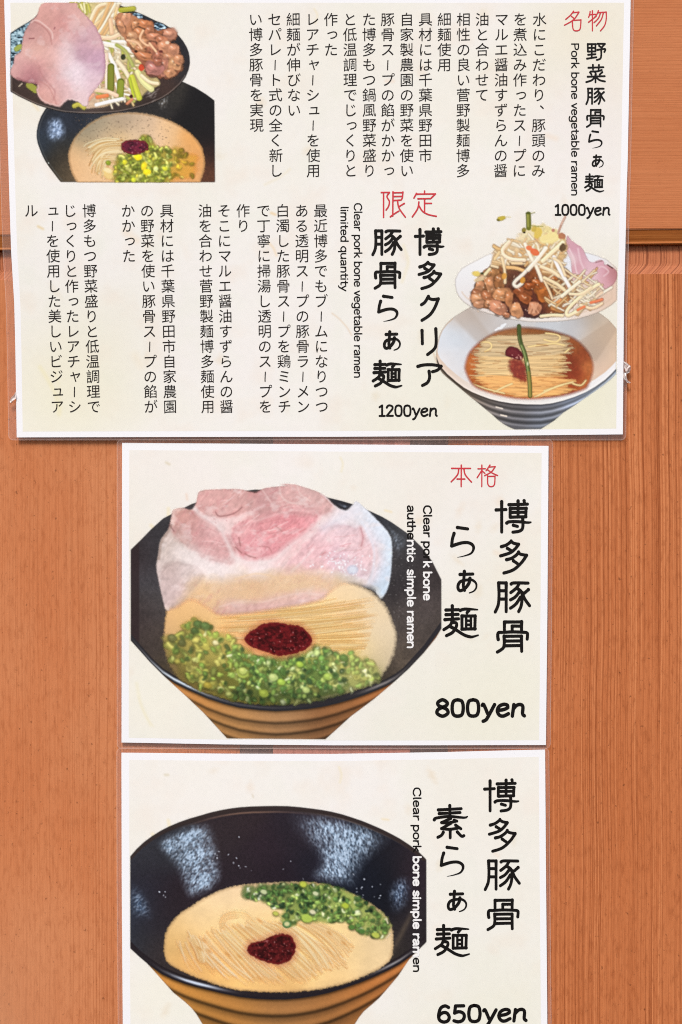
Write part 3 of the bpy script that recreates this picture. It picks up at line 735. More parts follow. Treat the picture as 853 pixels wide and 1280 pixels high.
    b.mul(1.015 + 0.014 * fbm(X / 1.7, Y / 1.7, 12, 2) + 0.035 * fbm(X / 16, Y / 10, 14, 2))
    b.tint(0.35 * np.clip(1 - np.abs(d + 1) / 3, 0, 1), (186, 150, 108))
    grain(b, 0.01)
    b.build('broth', sheet, L + 1, bowl)

    n = Print(212, 1125, 478, 1238)
    R = random.Random(18)
    shades = [(254, 234, 184), (252, 226, 170), (250, 218, 156), (242, 198, 126), (254, 238, 196), (246, 208, 140), (232, 180, 110)]
    def fan(n_, start, end, bend, wob, wmin=0.8, wmax=2.0):
        for _ in range(n_):
            t = R.random()
            sx = start[0][0] + (start[1][0] - start[0][0]) * t; sy = start[0][1] + (start[1][1] - start[0][1]) * t
            ex = end[0][0] + (end[1][0] - end[0][0]) * t; ey = end[0][1] + (end[1][1] - end[0][1]) * t
            sx += R.gauss(0, wob); sy += R.gauss(0, wob); ex += R.gauss(0, wob * 1.5); ey += R.gauss(0, wob)
            a0 = R.uniform(0, .12); a1 = R.uniform(.85, 1)
            mx = (sx + ex) / 2 + bend[0] + R.gauss(0, 1.2); my = (sy + ey) / 2 + bend[1] + R.gauss(0, 1.2)
            pts = []
            for i in range(6):
                u = a0 + (a1 - a0) * i / 5
                pts.append(((1 - u) ** 2 * sx + 2 * u * (1 - u) * mx + u * u * ex, (1 - u) ** 2 * sy + 2 * u * (1 - u) * my + u * u * ey))
            w_ = R.uniform(2.0, 3.2)
            n.stroke([(x - .6, y + w_ * .55) for x, y in pts], 1.7, (220, 168, 102), .5, 1.6)
            n.stroke(pts, w_, R.choice(shades[:3] + shades[4:5]), R.uniform(.35, .7), 1.8)
            if R.random() < .4: n.stroke([(x + .4, y - .5) for x, y in pts], .9, (255, 244, 214), .5, 1.0)
    fan(30, [(262, 1160), (300, 1150)], [(325, 1232), (395, 1228)], (-6, -4), 2.2)
    fan(30, [(300, 1150), (345, 1150)], [(385, 1228), (440, 1206)], (4, -6), 2.2)
    fan(32, [(340, 1150), (392, 1152)], [(400, 1222), (448, 1182)], (10, -8), 2.2)
    fan(16, [(225, 1172), (250, 1165)], [(250, 1215), (320, 1230)], (-4, 4), 4)
    fan(20, [(238, 1172), (245, 1170)], [(250, 1198), (256, 1204)], (6, 0), 2)
    for k, w in ((0, 1.6), (3, 1.4), (6, 1.6), (9, 1.2)):
        n.stroke([(276 + k * .3, 1160 - k * .2), (274 + k, 1150 - k * .2), (280 + k, 1141 + k * .6), (293 + k * .5, 1137 + k * .9), (306, 1138 + k), (314 - k * .3, 1144 + k * .6), (322, 1152 + k), (345, 1168 + k)], w, R.choice(shades[:3]), 0.85, 1.1)
        n.stroke([(276 + k * .3, 1161 - k * .2), (275 + k, 1151 - k * .2), (281 + k, 1142.4 + k * .6), (294 + k * .5, 1138.5 + k * .9)], .9, (220, 168, 104), 0.5, 1.0)
    n.stroke([(235, 1172), (242, 1182), (248, 1196)], 3.0, (246, 214, 160), 0.8, 1.5); n.stroke([(238, 1178), (244, 1190), (247, 1200)], 1.4, (216, 160, 100), 0.6, 1.2)
    for x, y in ((255, 1175), (285, 1192), (300, 1195), (262, 1188), (430, 1178), (325, 1223), (325, 1150), (412, 1165), (250, 1185)):
        n.blob(x, y, 4, 1.6, (218, 156, 84), 0.7, 0.6, 2)
    n.A *= .68 * cover(n.sdf(curve(bp, True, 4)) + 11 + 5 * fbm(n.X / 9, n.Y / 9, 4, 2), 16)
    grain(n, 0.01)
    n.build('noodles', sheet, L + 2, bowl)

    g = Print(296, 1096, 496, 1178)
    reg = [(302, 1113), (310, 1107), (340, 1104.5), (385, 1104), (418, 1108), (450, 1122), (472, 1137), (486, 1150), (487, 1160), (480, 1172), (468, 1170), (452, 1166), (443, 1156), (430, 1150), (405, 1152), (378, 1149), (366, 1155), (356, 1156), (350, 1148), (356, 1138), (340, 1131), (322, 1124), (305, 1121)]
    dd = g.sdf(curve(reg, True, 4)) + 3 * fbm(g.X / 6, g.Y / 6, 2, 2)
    g.put(0.8 * cover(dd, 5), g.field([(320, 1113, (112, 134, 78)), (360, 1115, (84, 114, 58)), (400, 1120, (116, 148, 72)), (380, 1140, (150, 180, 84)), (350, 1133, (190, 190, 112)), (440, 1135, (168, 190, 96)), (470, 1150, (160, 176, 96)), (465, 1165, (196, 198, 116)), (420, 1145, (186, 196, 110))], 14))
    def tone(x, y, c):
        if y < 1112 + max(0, x - 400) * .4: c = c * 0.85
        if y > 1140: c = c * 0.85 + np.array([34, 36, 16])
        return c
    scatter_scallions(g, reg, 330, GREENS_FRESH, 52, 1.4, 3.4, tone)
    for (x, y, r, c) in ((379, 1104.5, 4.5, (196, 206, 80)), (391, 1139, 4, (222, 218, 178)), (395, 1116, 3.5, (206, 214, 170)), (432, 1131, 4.5, (182, 200, 70)), (384, 1147, 7, (180, 204, 90)), (330, 1114, 4, (200, 210, 160)), (470, 1168, 5, (190, 200, 90)), (345, 1141, 3.5, (200, 204, 96)), (440, 1158, 4, (90, 130, 60)), (452, 1163, 4, (84, 124, 60)), (448, 1156, 3.4, (104, 144, 74))):
        g.blob(x, y + 1, r + 1, r * .7 + 1, np.array(c) * .55, .3, 0.5, 2)
        g.blob(x, y, r, r * .7, c, .3, 0.95, 1.3, 0.2, int(x))
    g.blob(359, 1154.5, 5.4, 4.6, (92, 130, 78), 0, 1, 1.2); g.blob(359, 1154, 3.4, 2.8, (206, 206, 150), 0, 1, 1.2)
    g.stroke([(483, 1147), (485, 1153)], 2, (226, 214, 180), 0.9); g.stroke([(488, 1166), (483, 1172)], 1.6, (236, 222, 186), 0.9)
    gs = g.build('scallions', sheet, L + 3, bowl, soft=0.6, sharp=0.3)
    gs['kind'] = 'stuff'

    c = Print(300, 1158, 380, 1216)
    chili(c, [(309, 1185.5), (314, 1178.5), (322, 1176), (330, 1174.5), (336, 1171), (344, 1168), (354, 1166.5), (364, 1169.5), (368, 1176), (370, 1183), (367, 1193), (361, 1200), (351, 1204), (342, 1203), (332, 1201), (320, 1196), (312, 1191)], 16, (78, 22, 24), (230, 164, 124), 80)
    c.build('chili_paste', sheet, L + 4, bowl)

def draw_vegetable_ramen(sheet, L):       # 1000yen: dark plate over a dark bowl
    # bowl
    p = Print(42, 96, 275, 232, 0.75)
    X, Y = p.X, p.Y
    outline = [(70, 128), (58, 137.6), (52.5, 147), (49, 156.6), (47.3, 165), (47, 172), (48.3, 180), (51, 187.5), (54, 195), (58, 203), (63, 210.5), (68, 217), (72.5, 223), (77, 228.8), (269.6, 229), (268.8, 127), (258, 119), (245, 111), (230, 104), (200, 100), (120, 110)]
    d = p.sdf(np.array(outline, float))
    p.put(cover(d, 1.2), p.field([(60, 145, (36, 38, 44)), (70, 160, (56, 66, 82)), (55, 185, (46, 54, 64)), (65, 205, (44, 42, 38)), (75, 218, (64, 58, 46)), (80, 200, (62, 54, 44)), (85, 215, (112, 92, 68)), (100, 145, (40, 44, 54)), (90, 160, (42, 46, 56)), (85, 180, (46, 46, 44)), (120, 142, (50, 54, 62)), (200, 128, (44, 42, 42)), (215, 120, (52, 48, 44)), (250, 130, (26, 24, 26)), (240, 150, (26, 24, 26)), (262, 170, (28, 24, 26)), (262, 195, (52, 34, 30)), (264, 220, (92, 56, 40)), (255, 222, (96, 60, 44))], 11))
    p.mul(1 + 0.13 * fbm(X / 2, Y / 2, 4, 3))
    glaze_glint(p, [(58, 150), (75, 145), (86, 160), (84, 178), (70, 182), (58, 174)], [(72, 162, 10), (62, 172, 7)], (164, 188, 222), 7, 8, 1.2, 0.4)
    glaze_glint(p, [(108, 148), (126, 144), (124, 150), (112, 154)], [(117, 149, 8)], (190, 200, 214), 9, 4, 1.2, 0.2)
    glaze_glint(p, [(195, 126), (214, 118), (212, 136), (200, 140)], [(205, 130, 9)], (132, 126, 116), 11, 8, 0.9, 0.2)
    p.tint(np.clip(1 - np.abs(d + 2.6) / 1.2, 0, 1) * (X < 80) * 0.4, (96, 100, 100))
    p.blob(62, 205, .8, .8, (200, 206, 200), 0, 0.9, .8)
    p.A *= cover(d, 1.1)
    bowl = p.build('bowl_picture', sheet, L, sheet.root)
    bowl['label'] = 'printed dark bowl of creamy broth below the vegetable plate'

    b = Print(82, 138, 262, 232, 0.75)
    X, Y = b.X, b.Y
    bp = [(98, 230), (92, 219), (89, 210), (87, 199), (88.5, 187), (96, 172), (110, 158), (127, 148), (141, 144.2), (150, 142.6), (173, 142.4), (198, 147), (220, 155.7), (238, 167.6), (251, 182), (256, 197), (256.3, 211), (251.5, 227), (250, 230), (250, 230), (98, 230)]
    d = b.sdf(curve(bp, True, 4)) + 0.7 * fbm(X / 2, Y / 2, 3, 2)
    b.put(cover(d, 2), b.field([(105, 168, (146, 134, 112)), (125, 158, (160, 146, 122)), (150, 150, (176, 154, 128)), (170, 150, (186, 162, 136)), (135, 172, (200, 172, 136)), (105, 182, (184, 158, 120)), (185, 156, (212, 180, 148)), (210, 165, (228, 184, 134)), (235, 178, (226, 164, 98)), (250, 205, (220, 158, 96)), (240, 222, (220, 162, 104)), (93, 195, (222, 178, 130)), (95, 215, (222, 176, 128)), (110, 222, (230, 188, 142)), (110, 200, (232, 192, 146)), (200, 172, (226, 192, 158)), (175, 172, (216, 186, 150)), (215, 185, (228, 184, 132)), (150, 180, (222, 188, 140))], 10))
    R = random.Random(31)
    for _ in range(150):
        x, y = R.uniform(95, 215), R.uniform(148, 185)
        b.blob(x, y, .7, .6, (112, 94, 76), 0, R.uniform(.2, .6), .8)
    b.mul(np.array([1.05, 1.06, 1.06], np.float32))
    b.tint(0.5 * np.clip(1 - np.abs(d + 1) / 2, 0, 1), (176, 136, 92))
    grain(b, 0.03)
    b.A *= cover(Y - 229, 1.0)
    b.build('broth', sheet, L + 1, bowl)

    n = Print(98, 170, 168, 231, 0.75)
    for k in range(90):
        t = R.random()
        x0, y0 = 152 + R.gauss(0, 4), 176 + 30 * t + R.gauss(0, 1.5)
        pts = [(x0, y0), (x0 - 16, y0 + 1 - 3 * t), (x0 - 28 + 6 * t, y0 + 4 - 2 * t), (x0 - 38 + 14 * t, y0 + 10 + 8 * t)]
        n.stroke(pts, R.uniform(.8, 1.4), R.choice([(244, 222, 174), (236, 206, 152), (226, 190, 130), (208, 166, 104), (248, 232, 190)]), R.uniform(.5, .9), 1.0)
    for pts in ([(150, 175), (132, 174), (112, 180), (106, 184)], [(146, 177), (128, 178), (112, 186)], [(150, 190), (132, 192), (120, 202), (114, 212)]):
        n.stroke(pts, 1.6, (244, 226, 182), .9, 1)
    n.blob(138, 218, 8, 7, (246, 214, 140), 0.5, .95, 3, .3); n.blob(136, 214, 5, 3, (252, 234, 180), 0.3, .9, 2, .2)
    n.A *= cover(n.Y - 229, 1.0)
    n.build('noodles', sheet, L + 2, bowl)

    g = Print(132, 166, 252, 231, 0.75)
    reg = [(146, 200), (152, 195), (168, 190), (178, 172), (188, 174), (196, 184), (214, 186), (226, 186), (234, 194), (248, 196), (245, 206), (244, 220), (236, 224), (222, 224), (205, 230), (150, 230), (144, 218)]
    dd = g.sdf(curve(reg, True, 4)) + 3 * fbm(g.X / 6, g.Y / 6, 2, 2)
    g.put(0.7 * cover(dd, 5), g.field([(155, 215, (140, 138, 58)), (180, 205, (128, 144, 58)), (200, 200, (130, 142, 58)), (225, 205, (198, 160, 80)), (240, 212, (206, 156, 84)), (180, 225, (146, 160, 72)), (205, 190, (168, 150, 70))], 10))
    pal = [((112, 126, 46), 4), ((134, 148, 62), 4), ((156, 168, 88), 4), ((92, 106, 42), 3), ((178, 186, 112), 3), ((176, 172, 66), 2)]
    scatter_scallions(g, reg, 210, pal, 61, 1.5, 3.4, lambda x, y, c: c * (0.9 if x > 215 else 1) + (np.array([26, 0, -8]) if x > 218 else 0), lambda x, y: 1.0 if x < 212 else 0.35)
    for (x, y, rx, ry, c) in ((173.5, 197.5, 5, 4.5, (226, 206, 46)), (181, 209, 3.6, 5, (216, 196, 50)), (184.5, 216, 5, 4, (226, 204, 44)), (157, 204, 3, 3, (190, 190, 60)), (196, 212, 3, 2.6, (190, 206, 170)), (207, 212, 3, 2.4, (190, 196, 70)), (168, 226, 3, 3, (190, 200, 70)), (136.5, 205, 3, 3, (120, 140, 50))):
        g.blob(x, y, rx, ry, c, 0.2, 0.95, 1.3, .2, int(x)); g.blob(x - 1, y - 1, rx * .4, ry * .4, np.minimum(np.array(c) * 1.2, 250), 0, .7, 1)
    g.A *= cover(g.Y - 229, 1.0)
    g.mul(np.array([1.2, 1.17, .92], np.float32))
    gs = g.build('scallions', sheet, L + 3, bowl, soft=0.6, sharp=0.3); gs['kind'] = 'stuff'
    c = Print(146, 170, 194, 202, 0.75)
    chili(c, [(152, 183.5), (156, 178), (162, 176.5), (169, 175.6), (176, 176.4), (182, 177.7), (186.6, 183), (186, 188), (180, 192), (169, 194.5), (161, 193), (155, 190)], 26, (92, 26, 48), None, 25)
    c.build('chili_paste', sheet, L + 4, bowl)

    # plate
    q = Print(12, 4, 242, 147, 0.75)
    X, Y = q.X, q.Y
    low = [(14.5, 116), (25, 122), (37.4, 128), (48, 132.8), (60, 136.6), (72, 140), (82, 142), (95, 143), (108, 143.6), (122, 143.6), (136, 143), (150.5, 141.6), (166, 138.4), (181, 134), (193, 129.8), (204, 124.6), (212, 119.6), (219, 114), (226.5, 107), (233, 97.6), (236.5, 89), (238.2, 81)]
    outline = low + [(238, 74), (236.8, 67), (234, 60), (229.8, 53), (225, 47), (219, 41), (212.5, 35.8), (205, 31), (196, 27.8), (180, 20), (150, 8), (100, 5.6), (58, 8), (44, 24.5), (36, 29.6), (24, 36.6), (14.4, 43)]
    d = q.sdf(np.array(outline, float))
    q.put(cover(d, 1.2), q.field([(20, 110, (62, 48, 44)), (35, 120, (70, 54, 48)), (70, 137, (64, 54, 50)), (110, 138, (82, 68, 62)), (150, 136, (68, 56, 50)), (190, 125, (58, 46, 42)), (210, 110, (70, 52, 46)), (228, 90, (46, 42, 44)), (232, 65, (44, 42, 46)), (220, 50, (36, 36, 40)), (200, 33, (40, 44, 50)), (25, 70, (60, 74, 84)), (25, 45, (110, 130, 144)), (90, 128, (46, 46, 52))], 12))
    q.mul(1 + 0.10 * fbm(X / 2, Y / 2, 4, 3))
    m = cover(q.sdf(curve([(14, 44), (36, 31), (42, 30), (34, 44), (30, 60), (26, 76), (18, 88), (14, 86)], True, 3)), 2)
    r = fbm(X / 3.4, Y / 2.0, 12, 3)
    q.tint(m, (126, 158, 172)); q.tint(m * np.clip(r * 2.2, 0, 1), (188, 216, 226)); q.tint(m * np.clip(-r * 2.6, 0, 1), (44, 62, 74))
    for poly in ([(166, 20), (172, 18), (179, 20), (178, 26), (172, 29), (167, 26)], [(192, 34), (198, 30), (206, 33), (209, 37), (202, 41), (194, 40)]):
        m = cover(q.sdf(curve(poly, True, 3)), 1.5)
        q.tint(m, (118, 152, 174)); q.tint(m * np.clip(fbm(X / 4, Y / 1.6, 5, 3) * 2.6, 0, 1), (196, 220, 232)); q.tint(m * np.clip(-fbm(X / 4, Y / 1.6, 5, 3) * 2.6, 0, 1), (40, 56, 70))
    q.tint(np.clip(1 - np.abs(d + 1.4) / 1.3, 0, 1) * (Y > 95) * 0.55, (156, 142, 132))
    q.tint(np.clip(1 - np.abs(d + .4) / .9, 0, 1) * 0.5, (30, 26, 26))
    for _ in range(40):
        q.blob(R.gauss(188, 5), R.gauss(119, 4), R.uniform(1, 3), .6, (150, 140, 134), -0.5, 0.5, 1)
    q.A *= cover(d, 1.1) * (X > 14)
    plate = q.build('plate_picture', sheet, L + 5, sheet.root)
    plate['label'] = 'printed dark plate heaped with pork, vegetables and browned meat'

    # vegetables
    v = Print(18, 4, 206, 140, 0.75)
    reg = [(88, 6), (100, 5.6), (148, 5.6), (150, 12), (160, 30), (172, 50), (180, 80), (198, 100), (200, 108), (186, 114), (176, 124), (164, 130), (155, 124), (135, 134), (120, 136), (105, 136), (100, 120), (118, 60)]
    dd = v.sdf(curve(reg, True, 3))
    v.put(0.95 * cover(dd, 2), v.field([(105, 12, (206, 196, 110)), (118, 20, (236, 214, 172)), (140, 15, (236, 200, 148)), (135, 45, (240, 208, 168)), (140, 65, (236, 222, 192)), (150, 85, (214, 196, 148)), (165, 95, (190, 170, 110)), (130, 110, (214, 176, 140)), (150, 120, (196, 176, 120)), (190, 105, (206, 186, 130)), (120, 130, (226, 196, 166))], 12))
    v.mul(1 + .10 * fbm(v.X / 3, v.Y / 3, 6, 3))
    R2 = random.Random(77)
    S_ = lambda pts, w, c, e=.62: v.strip(pts, w, c, e)
    for k in range(22):
        x = R2.uniform(92, 112); S_([(x, R2.uniform(5, 9)), (x + R2.uniform(-3, 4), R2.uniform(12, 24))], R2.uniform(1.5, 2.5), R2.choice([(206, 200, 96), (186, 184, 74), (226, 216, 130), (236, 226, 170)]))
    for k in range(26):
        x, y = R2.uniform(112, 128), R2.uniform(30, 62)
        S_([(x, y), (x + R2.uniform(8, 14), y - R2.uniform(8, 22)), (x + R2.uniform(18, 28), max(6, y - R2.uniform(24, 46)))], R2.uniform(2, 4), R2.choice([(240, 206, 154), (234, 194, 136), (244, 222, 184), (248, 234, 206), (226, 184, 128)]), .72)
    for k in range(110):
        x, y = R2.uniform(120, 168), R2.uniform(45, 128); a = R2.uniform(-.4, 1.9); l = R2.uniform(6, 13)
        S_([(x, y), (x + l * .5 * math.cos(a) + R2.uniform(-1, 1), y + l * .5 * math.sin(a)), (x + l * math.cos(a), y + l * math.sin(a))], R2.uniform(1.4, 3), R2.choice([(242, 226, 196), (238, 214, 176), (230, 204, 160), (246, 236, 214), (214, 186, 134), (186, 184, 96)]))
    S_([(140, 26), (150, 35), (164, 44)], 4.6, (244, 214, 180)); S_([(139, 27), (141, 43)], 5, (240, 200, 160)); S_([(124, 48), (140, 49), (153, 43)], 5, (244, 214, 178)); S_([(142, 54), (164, 54)], 4.4, (248, 240, 222))
    S_([(130, 56), (150, 60), (168, 66)], 6, (248, 242, 222)); S_([(147, 58), (158, 66), (167, 84)], 4, (178, 180, 104), .7); S_([(137, 70), (146, 88), (151, 106)], 5, (248, 240, 224)); S_([(148, 78), (156, 88), (162, 98)], 5, (240, 222, 188))
    S_([(134, 70), (135, 112)], 5, (240, 214, 190)); v.stroke([(139.8, 85), (139.4, 113)], 8.6, (96, 100, 34), .9, 1.2, False); v.stroke([(139.6, 85.5), (139.2, 112.5)], 7, (136, 140, 52), 1, 1, False)
    v.stroke([(152, 104), (151, 123)], 9, (104, 112, 36), .9, 1.2, False); v.stroke([(152, 105), (151, 122)], 7.4, (148, 158, 58), 1, 1, False)
    S_([(121, 114), (135, 116), (147, 121)], 5, (240, 208, 176)); S_([(123, 123), (135, 121)], 4.4, (232, 140, 88)); S_([(121.5, 132.6), (138, 128.5), (154, 125)], 4.2, (248, 244, 236))
    S_([(166, 98), (170, 110), (175, 124)], 6.5, (204, 208, 74)); S_([(163, 100), (168, 122)], 3, (186, 196, 64)); S_([(173, 92), (180, 104), (190, 113)], 7, (230, 226, 160)); S_([(178, 96), (188, 104), (198, 106)], 4, (246, 226, 186)); S_([(172, 78), (180, 80), (186, 85)], 4, (240, 212, 150))
    v.blob(178, 86, 3.6, 4.6, (216, 88, 56), .4, 1, 1.2, .15); S_([(152, 14.5), (168, 12.5)], 5.6, (178, 176, 62), .8); S_([(160, 131), (166, 126)], 3, (214, 142, 104)); v.blob(165, 122, 2.2, 2.2, (80, 40, 30), 0, .9, 1)
    v.blob(155, 73, 3, 3.6, (56, 58, 34), 0, .9, 1.3); v.stroke([(32.5, 63), (27, 60), (22, 63)], 6, (164, 176, 84), 1, 1.2); v.stroke([(38, 108), (46, 114)], 8, (160, 162, 70), 1, 1.2, False); v.stroke([(25, 109.5), (29, 106)], 1.2, (226, 206, 180), .9, .9)
    S_([(94, 134), (100, 132), (106, 136)], 5, (196, 186, 80)); S_([(112, 126), (118, 120)], 4, (226, 170, 140))
    v.build('vegetables', sheet, L + 6, plate)

    # browned meat
    t = Print(138, 18, 234, 112, 0.75)
    reg = [(146, 30), (152, 16), (165, 20), (180, 27), (192, 30), (194, 40), (206, 38), (219, 44), (220, 51), (214, 54), (222, 60), (226, 72), (230, 84), (226, 92), (214, 99), (206, 100), (198, 98), (184, 96), (182, 84), (170, 72), (160, 55)]
    dd = t.sdf(curve(reg, True, 3)) + 2 * fbm(t.X / 5, t.Y / 5, 3, 2)
    t.put(.95 * cover(dd, 2), t.field([(155, 30, (204, 142, 104)), (175, 40, (190, 124, 84)), (200, 50, (168, 104, 70)), (190, 70, (166, 102, 74)), (212, 75, (176, 112, 76)), (200, 90, (150, 92, 70))], 12))
    meats = [(158, 24, 5, 9, (220, 156, 120), .5), (152, 34, 4, 9, (214, 150, 110), -.5), (172, 33, 7, 6, (214, 148, 104), 0), (182, 32, 8, 5, (206, 132, 88), .3), (176, 43, 8, 6, (206, 138, 94), .5), (188, 40, 6, 5, (196, 128, 92), .2), (166, 47, 6, 5, (222, 164, 122), .2), (182, 55, 7, 6, (214, 150, 108), .4), (170, 57, 8, 5, (226, 174, 126), .6), (194, 48, 9, 5, (206, 138, 104), .1), (213, 45, 8.5, 6.5, (216, 150, 120), .1), (203, 52, 7, 5, (196, 126, 92), .3), (192, 62, 8, 6, (190, 122, 92), 1), (206, 60, 7, 7, (214, 148, 112), .4), (218, 64, 7.5, 7, (210, 146, 112), .2), (176, 63, 6, 4, (206, 142, 100), .3), (184, 72, 15, 4.6, (198, 128, 88), .25), (199, 72, 6, 7, (186, 118, 92), .8), (212, 74, 7, 6, (212, 148, 110), .3), (206, 86, 5.4, 11.5, (206, 138, 112), .12), (194, 88, 11, 8.5, (190, 126, 114), .3), (220, 82, 8, 7, (222, 162, 116), .4), (214, 93, 7, 5, (206, 146, 106), -.6), (224, 76, 5, 6, (214, 150, 110), .2), (198, 79, 5, 4, (176, 108, 84), .2)]
    for i, (cx, cy, rx, ry, c, a) in enumerate(meats): t.chunk(cx, cy, rx, ry, c, a, i)
    for pts in ([(180, 40), (176, 50), (184, 58), (189, 58)], [(188, 56), (196, 66)], [(160, 52), (172, 55), (178, 62)]): t.strip(pts, 2.6, (236, 186, 146), .7)
    t.blob(171, 66, 2, 1.6, (70, 40, 24), 0, .9, 1); t.blob(202, 66, 2.4, 1.6, (110, 54, 48), 0, .8, 1); t.blob(210, 55, 2.6, 2, (246, 224, 196), 0, .8, 1.2)
    t.build('browned_meat', sheet, L + 7, plate)

    # pork
    k = Print(12, 4, 136, 138, 0.75)
    X, Y = k.X, k.Y
    pp = [(56.5, 5.4), (48, 21), (40.5, 28), (33, 41), (30, 50), (28, 65.5), (20, 71.6), (19, 79), (15.4, 88.4), (15.5, 95.5), (23.7, 101), (37.4, 105), (48, 106.7), (47, 116), (52.7, 126.5), (60, 131), (71, 134), (77, 134), (86, 126.5), (98.4, 128.5), (105, 134), (111, 132), (112, 124), (120, 113), (130, 100.6), (132.8, 82), (129.7, 55), (120, 35), (107.6, 20), (98, 10.7), (94.6, 5.4)]
    d = k.sdf(curve(pp, True, 4)) + .8 * fbm(X / 2.5, Y / 2.5, 5, 2)
    k.put(cover(d, 1.6), k.field([(66, 10, (222, 168, 160)), (90, 15, (224, 174, 166)), (58, 22, (218, 164, 154)), (46, 40, (200, 150, 145)), (40, 45, (208, 158, 152)), (56, 45, (214, 162, 154)), (48, 62, (228, 180, 168)), (70, 35, (218, 162, 154)), (80, 32, (204, 146, 142)), (72, 50, (224, 170, 164)), (98, 30, (226, 182, 176)), (92, 45, (222, 174, 172)), (104, 50, (206, 166, 176)), (120, 52, (220, 178, 182)), (105, 68, (200, 160, 174)), (118, 75, (206, 166, 184)), (129, 80, (202, 162, 182)), (84, 62, (234, 208, 210)), (80, 80, (234, 204, 206)), (95, 88, (240, 222, 228)), (100, 102, (238, 218, 224)), (116, 95, (232, 204, 216)), (66, 72, (230, 184, 176)), (60, 82, (226, 176, 168)), (40, 72, (232, 186, 176)), (24, 84, (224, 176, 170)), (34, 88, (206, 150, 150)), (40, 93, (184, 126, 130)), (46, 99, (162, 104, 112)), (50, 86, (206, 150, 146)), (60, 98, (224, 176, 172)), (76, 108, (230, 192, 194)), (68, 115, (224, 172, 164)), (56, 114, (224, 170, 160)), (64, 128, (216, 164, 154)), (98, 119, (236, 208, 210)), (120, 106, (232, 200, 206)), (84, 120, (228, 188, 186))], 8))
    k.mul(1 + .035 * fbm((X + Y) / 3, (X - Y) / 7, 3, 3) + .04 * fbm(X / 7, Y / 7, 9, 2))
    k.tint(np.clip(fbm(X / 14, Y / 14, 33, 3) * 1.0 - .2, 0, .22), (242, 226, 226))
    k.stroke([(40, 30), (47, 27), (57, 33), (66, 42), (67, 50)], 2, (240, 206, 198), .6, 1.5); k.stroke([(44, 29), (54, 34), (63, 44), (66, 57)], 1.2, (170, 112, 108), .4, 1.5)
    k.stroke([(70, 36), (69, 38)], 1.6, (150, 90, 96), .6); k.stroke([(38, 50), (44, 49.6)], 1.2, (120, 60, 64), .6); k.stroke([(50, 84), (54, 96), (62, 106), (70, 116), (68, 126)], 1.6, (190, 132, 130), .5, 2)
    k.stroke([(52, 104), (62, 110), (68, 122), (72, 132)], 1.4, (196, 136, 130), .5, 1.6); k.stroke([(23, 99), (36, 104), (47, 105)], 2, (150, 96, 100), .5, 2)
    k.tint(np.clip(1 - np.abs(d + 1.2) / 2, 0, 1) * (X > 110) * .35, (180, 130, 146))
    k.tint(np.clip(1 - np.abs(d + 1.0) / 1.8, 0, 1) * (Y > 108) * .4, (244, 222, 216))
    grain(k, 0.02)
    k.A *= cover(5.4 - Y, 1.0)
    k.build('pork_slice', sheet, L + 8, plate)

